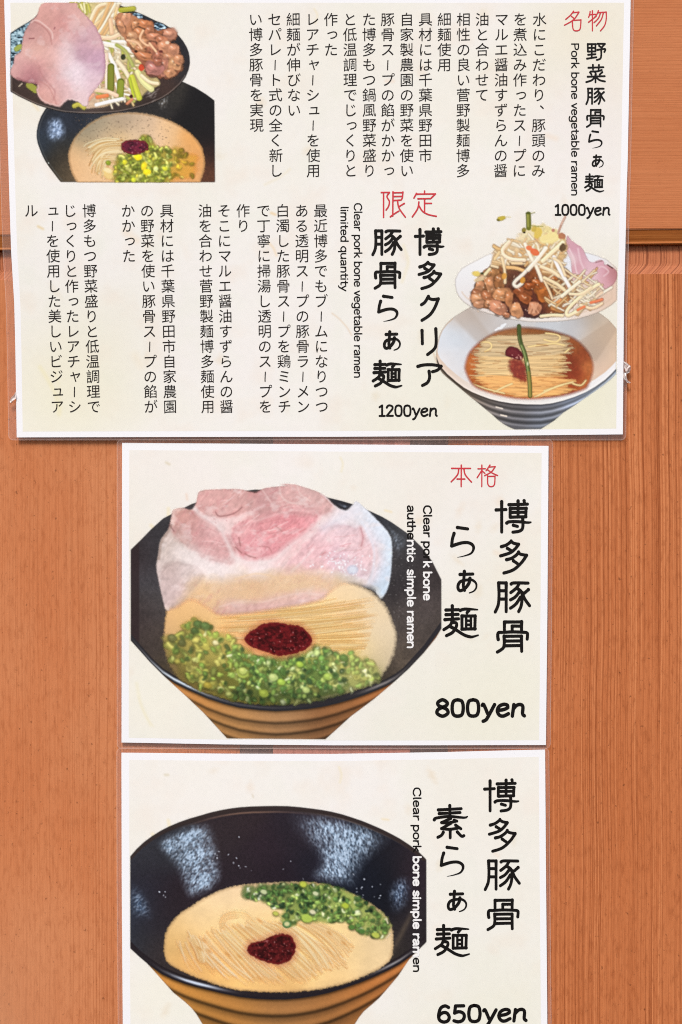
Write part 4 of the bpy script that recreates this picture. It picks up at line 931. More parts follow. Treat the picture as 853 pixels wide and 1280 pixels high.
def draw_clear_ramen(sheet, L):           # 1200yen: white plate over a white bowl
    p = Print(541, 382, 774, 540, 0.75)
    X, Y = p.X, p.Y
    outline = [(590, 383), (578, 390), (566, 397.7), (558, 405), (552, 413), (548.5, 421.5), (546, 431), (545, 445.5), (546, 453), (549, 461), (553, 467), (559, 472.5), (573, 484), (584.4, 493.6), (601, 507), (615.4, 518.8), (622, 525), (629.4, 530.4), (636, 534), (643.5, 537), (676, 536.5), (684, 531.5), (693, 525.7), (704, 516), (718, 507), (732, 497.3), (744, 489), (754, 482), (763, 474.5), (770, 467.5), (770.3, 411.7), (766, 406.5), (760, 400), (753.5, 395), (746, 390), (735, 385)]
    d = p.sdf(np.array(outline, float))
    p.put(cover(d, 1.4), p.field([(553, 425, (226, 230, 236)), (570, 420, (214, 222, 230)), (575, 450, (224, 226, 230)), (555, 455, (234, 232, 232)), (575, 400, (214, 204, 196)), (595, 395, (196, 184, 174)), (605, 405, (204, 196, 190)), (590, 415, (216, 218, 222)), (625, 402, (208, 204, 202)), (650, 405, (212, 210, 208)), (690, 407, (206, 210, 214)), (715, 405, (196, 196, 198)), (735, 400, (184, 172, 160)), (750, 398, (196, 182, 166)), (725, 415, (206, 206, 208)), (738, 422, (210, 190, 168)), (752, 412, (214, 192, 168)), (745, 440, (196, 178, 162)), (758, 425, (206, 184, 162)), (766, 420, (228, 198, 168)), (762, 445, (230, 202, 176)), (750, 465, (228, 198, 174)), (742, 480, (232, 208, 188)), (600, 490, (234, 228, 222)), (580, 475, (232, 228, 226))], 10))
    p.mul(1 + .012 * fbm(X / 6, Y / 6, 3, 2))
    # soft shadow wedges photographed inside the bowl
    p.tint(.4 * cover(p.sdf(np.array([(566, 398), (586, 384), (614, 420), (600, 432)], float)), 5), (182, 166, 152))
    p.tint(.35 * cover(p.sdf(np.array([(716, 432), (770, 396), (770, 414), (745, 452)], float)), 3), (178, 156, 136))
    rim_low = interp_y([(540, 440), (545, 446), (550, 458), (559, 468), (570, 477.5), (580, 485), (590, 490.5), (601, 495), (612, 499), (624, 502), (640, 504.6), (657.5, 505.8), (676, 506), (690, 504.4), (704, 501), (718, 496.4), (732, 490.5), (744, 483.5), (756, 475), (764, 467.5), (771, 460)])
    yl = rim_low(X); t = Y - yl
    rim = cover(np.abs(t + 4.6) - 4.8, 1.6)
    p.tint(rim * .9, p.field([(555, 460, (226, 204, 184)), (600, 490, (240, 230, 220)), (650, 502, (240, 236, 230)), (700, 498, (242, 242, 240)), (760, 466, (246, 246, 248))], 25))
    p.tint(np.clip(1 - np.abs(d + .8) / 1.2, 0, 1) * (X < 566) * .6, (206, 172, 140))
    body = cover(-t, 1.0)
    p.tint(body, p.field([(580, 488, (130, 114, 98)), (600, 502, (116, 106, 98)), (620, 515, (118, 112, 110)), (645, 515, (112, 108, 108)), (645, 530, (86, 88, 94)), (680, 512, (134, 134, 140)), (680, 528, (96, 104, 116)), (720, 500, (150, 160, 178)), (745, 486, (190, 200, 214))], 14))
    fl = 1 - .5 * np.clip(((X - 660) / 95) ** 2, 0, 1)
    for off in (9.5, 18, 26):
        dd = t - off * fl
        p.mul(1 - body * .28 * np.exp(-((dd + 3.0) / 2.0) ** 2)); p.mul(1 + body * .32 * np.exp(-((dd - .6) / 1.5) ** 2))
    p.mul(1 - body * .3 * np.exp(-(t / 2.2) ** 2))
    p.stroke([(620, 509), (628, 511)], 1.6, (230, 220, 206), .9, 1); p.stroke([(626, 519), (633, 520.5)], 1.8, (236, 224, 208), .9, 1)
    for x, y, r in ((628, 408, 3), (623, 411, 2.4), (631, 406, 2), (620, 413, 2), (626, 411, 2.6)): p.blob(x, y, r, r * .7, (246, 250, 254), -.5, .8, 1)
    p.A *= cover(d, 1.3) * (X < 770.6)
    bowl = p.build('bowl_picture', sheet, L, sheet.root)
    bowl['label'] = 'printed white bowl of clear brown broth with noodles'

    b = Print(574, 402, 748, 504, 0.75)
    X, Y = b.X, b.Y
    bp = [(582, 464), (582, 455), (587, 441), (601, 427), (622, 415), (643.5, 410.3), (655, 409.8), (676, 411.7), (697, 416), (718, 424), (732, 437), (739, 449), (740.5, 464), (735, 480.7), (729, 487), (704, 494.5), (676, 498), (655, 498.5), (636, 496.5), (608, 489.5), (591, 481)]
    d = b.sdf(curve(bp, True, 4))
    b.put(cover(d, 5), b.field([(588, 455, (204, 122, 66)), (590, 472, (200, 112, 54)), (598, 440, (186, 108, 60)), (600, 470, (160, 78, 40)), (612, 424, (176, 116, 74)), (640, 414, (168, 116, 76)), (670, 416, (150, 96, 56)), (695, 422, (150, 92, 56)), (715, 432, (160, 94, 56)), (728, 445, (152, 80, 50)), (736, 460, (196, 120, 72)), (712, 455, (140, 66, 44)), (720, 470, (146, 66, 44)), (730, 478, (196, 112, 62)), (705, 487, (172, 78, 40)), (650, 490, (200, 110, 50)), (620, 488, (206, 118, 54)), (645, 450, (176, 110, 64))], 6.5) * np.array([.97, .92, .88], np.float32))
    b.mul(1 + .09 * fbm(X / 3, Y / 3, 4, 3))
    b.build('broth', sheet, L + 1, bowl)

    n = Print(586, 412, 734, 500, 0.75)
    R = random.Random(5)
    lf = interp_y([(412, 640), (425, 604), (435, 602), (450, 600), (465, 598), (478, 600), (490, 625), (498, 650)])
    rf = interp_y([(412, 700), (425, 706), (440, 706), (455, 704), (465, 704), (478, 712), (488, 706), (498, 684)])
    nf = n.field([(612, 430, (196, 156, 104)), (650, 428, (206, 168, 116)), (690, 430, (200, 158, 106)), (612, 455, (222, 168, 104)), (650, 455, (216, 166, 106)), (695, 455, (212, 160, 98)), (605, 478, (238, 158, 92)), (660, 485, (246, 168, 98)), (700, 480, (236, 152, 88))], 12)
    n.put(.75 * cover(n.sdf(curve([(606, 428), (640, 420), (690, 422), (704, 434), (702, 455), (700, 470), (708, 482), (690, 494), (650, 497), (615, 489), (600, 474), (600, 450)], True, 3)), 9), nf)
    for k in range(520):
        y = R.uniform(420, 496)
        a, c_ = float(lf(y)), float(rf(y))
        x0 = a + R.gauss(3, 7) if R.random() < .7 else R.uniform(a, c_ - 40)
        ln = R.uniform(40, 110); x1 = min(x0 + ln, c_ + R.gauss(0, 7))
        if x1 - x0 < 10: continue
        tone = (y - 420) / 76
        light = np.array([(228, 200, 154), (244, 208, 150), (253, 192, 120)][0 if tone < .33 else 1 if tone < .66 else 2], float)
        col = light * R.choice([1.0, 1.05, .97, .88, .78, 1.02])
        curvy = -6 * (0.5 - tone) * 1.0
        pts = []
        sl = R.gauss(0, .05) + (0.10 if x0 < 640 else -0.12) * (tone - .35)
        for i in range(5):
            x = x0 + (x1 - x0) * i / 4
            u = (x - 655) / 55
            pts.append((x, y + curvy * (u * u - .4) * .5 + (x - (x0 + x1) / 2) * sl + R.uniform(-.5, .5)))
        n.stroke(pts, R.uniform(.8, 1.5), col, R.uniform(.45, .85), 1.1)
    for pts in ([(601, 428), (612, 429), (614, 435), (606, 440)], [(682, 417), (696, 419), (700, 423), (694, 428), (680, 425)], [(706, 441), (711, 437)], [(660, 434), (690, 430), (705, 432)], [(680, 489), (700, 482), (716, 478)], [(615, 492), (630, 484), (640, 480)], [(590, 480), (606, 486), (630, 492)], [(716, 480), (726, 482), (732, 476)], [(668, 497), (690, 486), (704, 481)]):
        n.strip(pts, 1.7, (246, 212, 150), .7)
    for k in range(40):
        y = R.uniform(424, 492); x = R.uniform(604, 700); n.stroke([(x, y), (x + R.uniform(6, 18), y + R.gauss(0, 1))], 1.0, (150, 92, 50), .32, 1)
    n.A *= cover(n.sdf(curve(bp, True, 4)) + 1.5, 3)
    n.build('noodles', sheet, L + 2, bowl)

    c = Print(626, 426, 666, 484, 0.75)
    X, Y = c.X, c.Y
    dd = c.sdf(curve([(636, 450), (648, 448), (658, 456), (659, 470), (658, 478), (650, 477), (640, 470), (636, 460)], True, 4)) + 2 * fbm(X / 3, Y / 3, 3, 2)
    c.put(.8 * cover(dd + 1, 5), (146, 48, 46)); c.tint(np.clip(fbm(X / 2.5, Y / 2.5, 8, 3), 0, .6), (196, 92, 66))
    dd = c.sdf(curve([(632, 438), (637, 434), (645, 435), (652, 441), (654, 447), (648, 450), (638, 447), (632, 444)], True, 4)) + .6 * fbm(X / 3, Y / 3, 5, 2)
    c.put(cover(dd, 1.5), (100, 34, 42)); c.tint(cover(dd + 3, 3) * .4, (140, 58, 60))
    for _ in range(14): c.blob(R.uniform(640, 653), R.uniform(444, 449), .9, .6, (222, 170, 150), 0, .7, .8)
    c.build('chili_paste', sheet, L + 3, bowl)

    g = Print(640, 402, 672, 500, 0.75)
    st = [(648.5, 408), (649, 420), (651, 430), (655, 440), (658, 452), (660.5, 466), (662, 480), (662.5, 495)]
    g.stroke(st, 5.0, (72, 84, 40), .9, 1.4); g.stroke(st, 3.4, (104, 122, 66), 1, 1.2)
    g.stroke([(x - .8, y) for x, y in st[1:]], 1.6, (150, 164, 104), .8, 1.2); g.stroke(st[5:], 3.6, (160, 138, 66), .7, 2)
    g.stroke(st[:3], 3, (58, 72, 38), .7, 2); g.blob(659.5, 455, 1.2, 2.6, (220, 220, 180), 0, .8, 1)
    g.build('green_onion', sheet, L + 4, bowl)

    # plate
    q = Print(564, 306, 774, 406, 0.75)
    X, Y = q.X, q.Y
    outline = [(568.4, 350), (572, 342), (577, 336), (586, 330.5), (595, 326), (606, 320), (617, 315.5), (660, 310), (710, 312), (734, 316.6), (746, 320), (758, 325), (770.5, 335.5), (770.6, 376), (763, 382.5), (754, 388), (744, 392.5), (734, 396), (721, 399.4), (707, 401.6), (694, 402.8), (680, 403.2), (660, 403), (650, 401.6), (637, 399.8), (624.5, 397), (611, 393), (598.7, 389), (592, 386.5), (586, 383), (579, 378), (573, 371.5), (570, 365), (568.6, 358)]
    d = q.sdf(np.array(outline, float))
    q.put(cover(d, 1.4), q.field([(575, 350, (240, 240, 242)), (590, 335, (244, 244, 244)), (610, 325, (246, 246, 244)), (580, 368, (236, 232, 230)), (600, 385, (238, 228, 220)), (640, 398, (242, 234, 226)), (690, 400, (244, 236, 228)), (735, 390, (240, 224, 210)), (755, 375, (232, 204, 182)), (765, 365, (230, 200, 176)), (748, 325, (238, 240, 244)), (764, 350, (234, 214, 198))], 14))
    q.tint(np.clip(1 - np.abs(d + 6.5) / 1.6, 0, 1) * (Y > 365) * .5, (222, 196, 172)); q.tint(np.clip(1 - np.abs(d + .6) / 1.4, 0, 1) * .35, (196, 184, 172))
    q.A *= cover(d, 1.3) * (X < 770.6)
    plate = q.build('plate_picture', sheet, L + 5, sheet.root)
    plate['label'] = 'printed white plate of bean sprouts, meat pieces and a pink pork slice'

    t = Print(584, 320, 732, 402, 0.75)
    X, Y = t.X, t.Y
    reg = [(590, 372), (592, 360), (600, 346), (612, 334), (640, 328), (690, 330), (712, 345), (722, 370), (712, 388), (690, 396), (668, 398), (645, 395), (620, 389), (598, 383)]
    dd = t.sdf(curve(reg, True, 3)) + 1.5 * fbm(X / 4, Y / 4, 3, 2)
    t.put(.97 * cover(dd, 2), t.field([(600, 350, (184, 130, 84)), (620, 345, (150, 96, 56)), (635, 355, (92, 56, 46)), (650, 370, (128, 68, 40)), (665, 375, (96, 50, 40)), (640, 385, (84, 48, 44)), (655, 392, (72, 44, 46)), (690, 365, (160, 96, 52)), (705, 355, (180, 124, 76)), (600, 375, (160, 104, 66)), (680, 350, (140, 80, 44))], 10))
    t.mul(1 + .16 * fbm(X / 3, Y / 3, 6, 3))
    meats = [(616, 342, 8, 6, (186, 130, 82), .3), (606, 350, 7, 6, (206, 150, 106), .2), (613, 357, 6, 11, (206, 144, 100), -.35), (599, 358, 5, 7, (196, 138, 98), .3), (624, 352, 7, 9, (160, 106, 66), .3), (595, 368, 6, 5, (176, 114, 78), .2), (598, 374, 9, 6, (214, 154, 112), .1), (609, 371, 8, 6, (190, 122, 82), .5), (598, 381, 6, 4, (210, 150, 112), .1), (612, 380, 6, 4.5, (206, 144, 102), .1), (627, 369, 11, 8, (206, 144, 98), .15), (636, 374, 5, 9, (194, 128, 84), .2), (622, 385, 10, 7.5, (214, 146, 112), .4), (645, 388, 7, 8.5, (212, 150, 106), -.1), (652, 366, 10, 7, (146, 80, 46), .3), (656, 374, 8, 6, (166, 92, 52), .5), (668, 386, 8, 9, (198, 134, 100), .3), (679, 366, 9, 12, (184, 106, 50), -.4), (672, 355, 8, 5, (176, 98, 50), .2), (662, 358, 6, 4, (160, 84, 42), 0), (690, 350, 6, 8, (186, 112, 58), .3), (699, 380, 10.5, 10.5, (204, 138, 80), .05), (704, 345, 6, 10, (190, 130, 84), -.5), (712, 360, 5, 9, (196, 138, 96), -.5), (633, 396 - 2, 4, 3, (190, 126, 92), .3)]
    for i, (cx, cy, rx, ry, c, a) in enumerate(meats): t.chunk(cx, cy, rx, ry, c, a, i + 40)
    for _ in range(46):
        x, y = R.uniform(596, 700), R.uniform(345, 392)
        t.blob(x, y, R.uniform(.6, 1.6), R.uniform(.5, .9), (246, 220, 190), R.uniform(0, 3), .6, .9)
    for _ in range(16): t.stroke([(662 + R.uniform(0, 12), 379 + R.uniform(0, 4)), (660 + R.uniform(0, 14), 392)], 1, (226, 168, 132), .6, 1)
    t.A *= cover(d[:1, :1] * 0 + dd - 4, 2) if False else 1
    t.build('meat_pieces', sheet, L + 6, plate)

    k = Print(700, 292, 774, 366, 0.75)
    X, Y = k.X, k.Y
    pp = [(708.5, 296), (713, 301), (720, 306), (727, 311), (731, 319), (735.5, 327), (741, 329), (746, 327), (750, 326), (754, 327.5), (755, 332), (759, 332), (765, 335.5), (770, 339.5), (770.6, 347), (766, 356), (760, 360.5), (753, 361.5), (743.6, 354), (737, 351), (730, 355), (716.6, 354), (714.5, 340), (713, 327), (709, 318), (706.5, 311)]
    dd = k.sdf(curve(pp, True, 4)) + .5 * fbm(X / 2, Y / 2, 3, 2)
    k.put(cover(dd, 1.6), k.field([(710, 302, (216, 168, 178)), (718, 312, (214, 162, 176)), (726, 322, (218, 172, 184)), (713, 325, (238, 218, 216)), (720, 335, (216, 162, 172)), (728, 342, (224, 178, 186)), (737, 345, (238, 212, 216)), (736, 332, (226, 186, 196)), (750, 338, (222, 172, 184)), (764, 344, (216, 160, 168)), (752, 352, (218, 166, 174)), (768, 342, (170, 110, 110)), (718, 352, (236, 206, 200)), (744, 350, (232, 196, 202))], 6))
    k.stroke([(711, 312), (717, 325), (720, 340), (726, 352)], 2, (240, 214, 218), .7, 1.5); k.stroke([(722, 312), (726, 330), (734, 343)], 2.4, (238, 208, 214), .6, 1.6); k.stroke([(745, 338), (752, 334), (760, 340), (754, 346)], 1.8, (238, 208, 212), .6, 1.4)
    k.stroke([(759, 332), (765, 336)], 1.5, (90, 50, 50), .7, 1); k.stroke([(744, 329), (752, 327)], 1.2, (140, 100, 100), .6, 1)
    k.A *= (X < 770.6)
    k.build('pork_slice', sheet, L + 7, plate)

    v = Print(584, 262, 772, 402, 0.75)
    Z = v.strip
    reg = [(612, 330), (622, 312), (640, 302), (655, 290), (672, 282), (690, 286), (706, 300), (708, 316), (700, 330), (690, 345), (672, 340), (660, 330), (640, 330), (622, 334)]
    dd = v.sdf(curve(reg, True, 3)) + 3 * fbm(v.X / 6, v.Y / 6, 3, 2)
    v.put(.93 * cover(dd, 4), v.field([(630, 318, (228, 190, 138)), (645, 310, (242, 222, 184)), (660, 300, (246, 230, 186)), (675, 300, (244, 226, 170)), (690, 295, (246, 228, 160)), (700, 315, (222, 186, 130)), (650, 325, (214, 160, 104)), (680, 320, (236, 206, 160)), (690, 340, (206, 160, 110)), (665, 335, (200, 140, 90))], 10))
    v.mul(1 + .10 * fbm(v.X / 3, v.Y / 3, 6, 3))
    R2 = random.Random(91)
    cream = [(244, 226, 196), (238, 212, 172), (230, 196, 148), (246, 230, 206), (220, 178, 124)]
    for _ in range(110):
        x, y = R2.uniform(618, 704), R2.uniform(298, 334); a = R2.uniform(-1.2, 1.2); l = R2.uniform(8, 20)
        if not inside(np.array([[x]]), np.array([[y]]), np.array(reg))[0, 0]: continue
        Z([(x - l / 2 * math.cos(a), y - l / 2 * math.sin(a)), (x + R2.uniform(-2, 2), y + R2.uniform(-2, 2)), (x + l / 2 * math.cos(a), y + l / 2 * math.sin(a))], R2.uniform(1.4, 2.8), R2.choice(cream), a=.85)
    for _ in range(60):
        x, y = R2.uniform(686, 748), R2.uniform(340, 390); a = R2.choice([-.65, -.5, .6, .4, -.8]) + R2.gauss(0, .1); l = R2.uniform(10, 22)
        if (y - 340) > 52 or x > 760 - (y - 340) * .4: continue
        Z([(x - l / 2 * math.cos(a), y - l / 2 * math.sin(a)), (x, y + R2.uniform(-1.5, 1.5)), (x + l / 2 * math.cos(a), y + l / 2 * math.sin(a))], R2.uniform(1.4, 2.6), R2.choice(cream), a=.85)
    Z([(617, 309), (622, 312), (628, 313)], 3, (222, 184, 126)); Z([(636, 303), (628, 313), (630, 320), (640, 325), (655, 326)], 4.4, (246, 224, 192)); Z([(627, 323), (630, 335), (631, 345), (631, 354)], 3.2, (238, 210, 168)); Z([(618, 325), (624, 316)], 3, (232, 202, 152)); Z([(614, 333), (622, 335)], 2.6, (236, 210, 170))
    v.blob(630, 346, 3, 4, (226, 164, 76), .2, .95, 1.4); Z([(634, 335), (645, 336), (654, 339)], 4, (236, 188, 128)); Z([(640, 330), (652, 330)], 3, (240, 206, 160))
    Z([(665, 331), (654, 343), (645, 351), (642, 356), (646, 359), (652, 355)], 3.8, (250, 234, 214)); v.blob(653, 351, 3, 4, (222, 158, 72), .3, .95, 1.2)
    Z([(656, 306), (663, 322), (670, 334), (677, 351)], 4.2, (248, 228, 204)); Z([(682, 311), (672, 324), (660, 338)], 4.4, (250, 236, 214)); Z([(703, 304), (692, 314), (678, 327)], 4.8, (248, 230, 190)); Z([(692, 322), (698, 336), (712, 360)], 4.4, (250, 240, 226)); Z([(692, 324), (700, 330), (706, 345)], 3, (240, 214, 176))
    Z([(676, 334), (690, 340), (698, 346)], 4, (244, 218, 180)); Z([(680, 348), (696, 356), (706, 364)], 4, (242, 216, 174)); Z([(724, 353), (714, 361), (702, 371)], 4, (250, 234, 204)); Z([(748, 356), (732, 366), (716, 380), (708, 390), (710, 395), (722, 389), (730, 383)], 4, (248, 228, 188))
    Z([(712, 368), (726, 368), (738, 360)], 3.4, (246, 222, 184)); Z([(725, 382), (740, 386), (752, 380)], 3.4, (244, 214, 178)); Z([(764, 360), (756, 365), (750, 369)], 3, (250, 236, 214)); Z([(676, 396), (690, 394.5), (703, 395)], 3.6, (246, 226, 186)); Z([(680, 352), (686, 364), (690, 374)], 2.6, (236, 206, 166)); Z([(745, 372), (752, 366)], 3, (240, 210, 180))
    v.blob(661, 311, 4, 3, (236, 128, 84), .3, .9, 1.4); v.blob(668, 316, 6, 4, (234, 116, 74), .5, .9, 1.4); Z([(738, 379), (746, 377), (752, 375)], 3, (232, 136, 96)); Z([(722, 388), (730, 384)], 3, (230, 140, 96))
    v.blob(686, 299, 12, 6, (248, 230, 160), -.2, .9, 3, .3); v.blob(672, 292, 5, 7, (226, 196, 92), .3, .9, 2, .3); v.blob(667, 287, 3, 4, (206, 180, 84), .3, .9, 1.5, .3); v.blob(702, 296, 4, 4, (188, 124, 90), 0, .9, 1.5, .3); v.blob(703, 310, 4, 5, (96, 72, 48), .4, .85, 1.6, .3); v.blob(691, 289, 2, 2, (196, 130, 110), 0, .8, 1)
    v.stroke([(706, 272), (701, 282), (697, 293)], 2.4, (206, 160, 138), .9, 1.2); v.stroke([(706, 272), (701, 282)], 1.0, (240, 214, 196), .7, 1)
    v.stroke([(660, 268.5), (660.3, 276), (660.5, 286)], 6, (120, 122, 44), .95, 1.3, False); v.stroke([(659.4, 269.5), (659.8, 284)], 2, (164, 164, 80), .8, 1.2, False); v.blob(660, 267.6, 3, 1.3, (86, 92, 34), 0, .9, 1); v.stroke([(664, 283), (672, 284), (678, 284)], 1.2, (170, 164, 90), .8, 1); v.stroke([(663, 268), (668, 266.5)], 1.0, (176, 172, 110), .8, 1)
    v.blob(626, 274, 5.5, 2.6, (202, 182, 70), -.25, .95, 1.2, .2); v.blob(622.5, 276, 2, 1.3, (128, 118, 44), .3, .9, 1); v.stroke([(631, 272), (638, 272.4)], .9, (224, 214, 160), .7, 1)
    v.blob(654.5, 288.5, 2.6, 3, (150, 136, 62), .3, .95, 1.2); v.blob(655, 291.6, 1.4, .9, (50, 40, 26), 0, .9, .9)
    v.blob(595, 343, 5, 3.2, (240, 214, 112), .1, .95, 2, .2); v.blob(602.5, 342.4, 2.2, 1.2, (84, 84, 44), .1, .9, 1); v.blob(600, 349, 7, 3, (240, 214, 168), -.4, .8, 2, .3); Z([(606, 344), (612, 337)], 3.4, (242, 222, 176))
    vs = v.build('vegetables', sheet, L + 8, plate)
    vs['label'] = 'printed heap of cream bean sprouts'

# ------------------------------------------------------------------ lettering
class Ink:
    """collects flat shapes in photo units and builds them as ONE mesh lying on a sheet"""
    def __init__(s): s.V = []; s.L = []; s.F = []; s.n = 0; s.k = 0
    def poly(s, verts, faces):
        verts = np.asarray(verts, float)
        z = (s.k % 40) * 0.06; s.k += 1
        s.V.append(np.concatenate([verts, np.full((len(verts), 1), z)], 1))
        for f in faces:
            s.L.extend(int(i) + s.n for i in f); s.F.append(len(f))
        s.n += len(verts)
    def ribbon(s, pts, w, smooth=True, head=1.0, tail=1.0):
        P = curve(pts, False, 6) if smooth and len(pts) > 2 else np.asarray(pts, float)
        if len(P) == 2: P = np.array([P[0] * (1 - t) + P[1] * t for t in np.linspace(0, 1, 6)])
        T = np.gradient(P, axis=0); T /= np.maximum(np.linalg.norm(T, axis=1, keepdims=True), 1e-9)
        Nn = np.stack([-T[:, 1], T[:, 0]], 1)
        t = np.linspace(0, 1, len(P))
        r = w / 2 * (1 + (head - 1) * np.clip(1 - t * 4, 0, 1) + (tail - 1) * np.clip((t - .55) / .45, 0, 1))
        m = len(P)
        verts = list(P + Nn * r[:, None]) + list(P - Nn * r[:, None])
        faces = [(i, i + 1, m + i + 1, m + i) for i in range(m - 1)]
        for e, sgn in ((0, -1), (m - 1, 1)):
            c = len(verts); a0 = math.atan2(Nn[e][1], Nn[e][0])
            ring = [e]
            for j in range(1, 7):
                a = a0 - sgn * math.pi * j / 7
                verts.append(P[e] + r[e] * np.array([math.cos(a), math.sin(a)])); ring.append(c + j - 1)
            ring.append(m + e)
            faces.append(tuple(ring))
        s.poly(verts, faces)
    def build(s, name, sheet, layer, mat, warp=False, label=None):
        V = np.concatenate(s.V)
        x, y = V[:, 0], V[:, 1]
        if warp: x, y = sheet.warp(x, y)
        W = sheet.at(x, y, layer + V[:, 2])
        o = raw_mesh(name, W, s.L, s.F, mat, sheet.root)
        if label: o['label'] = label
        return o

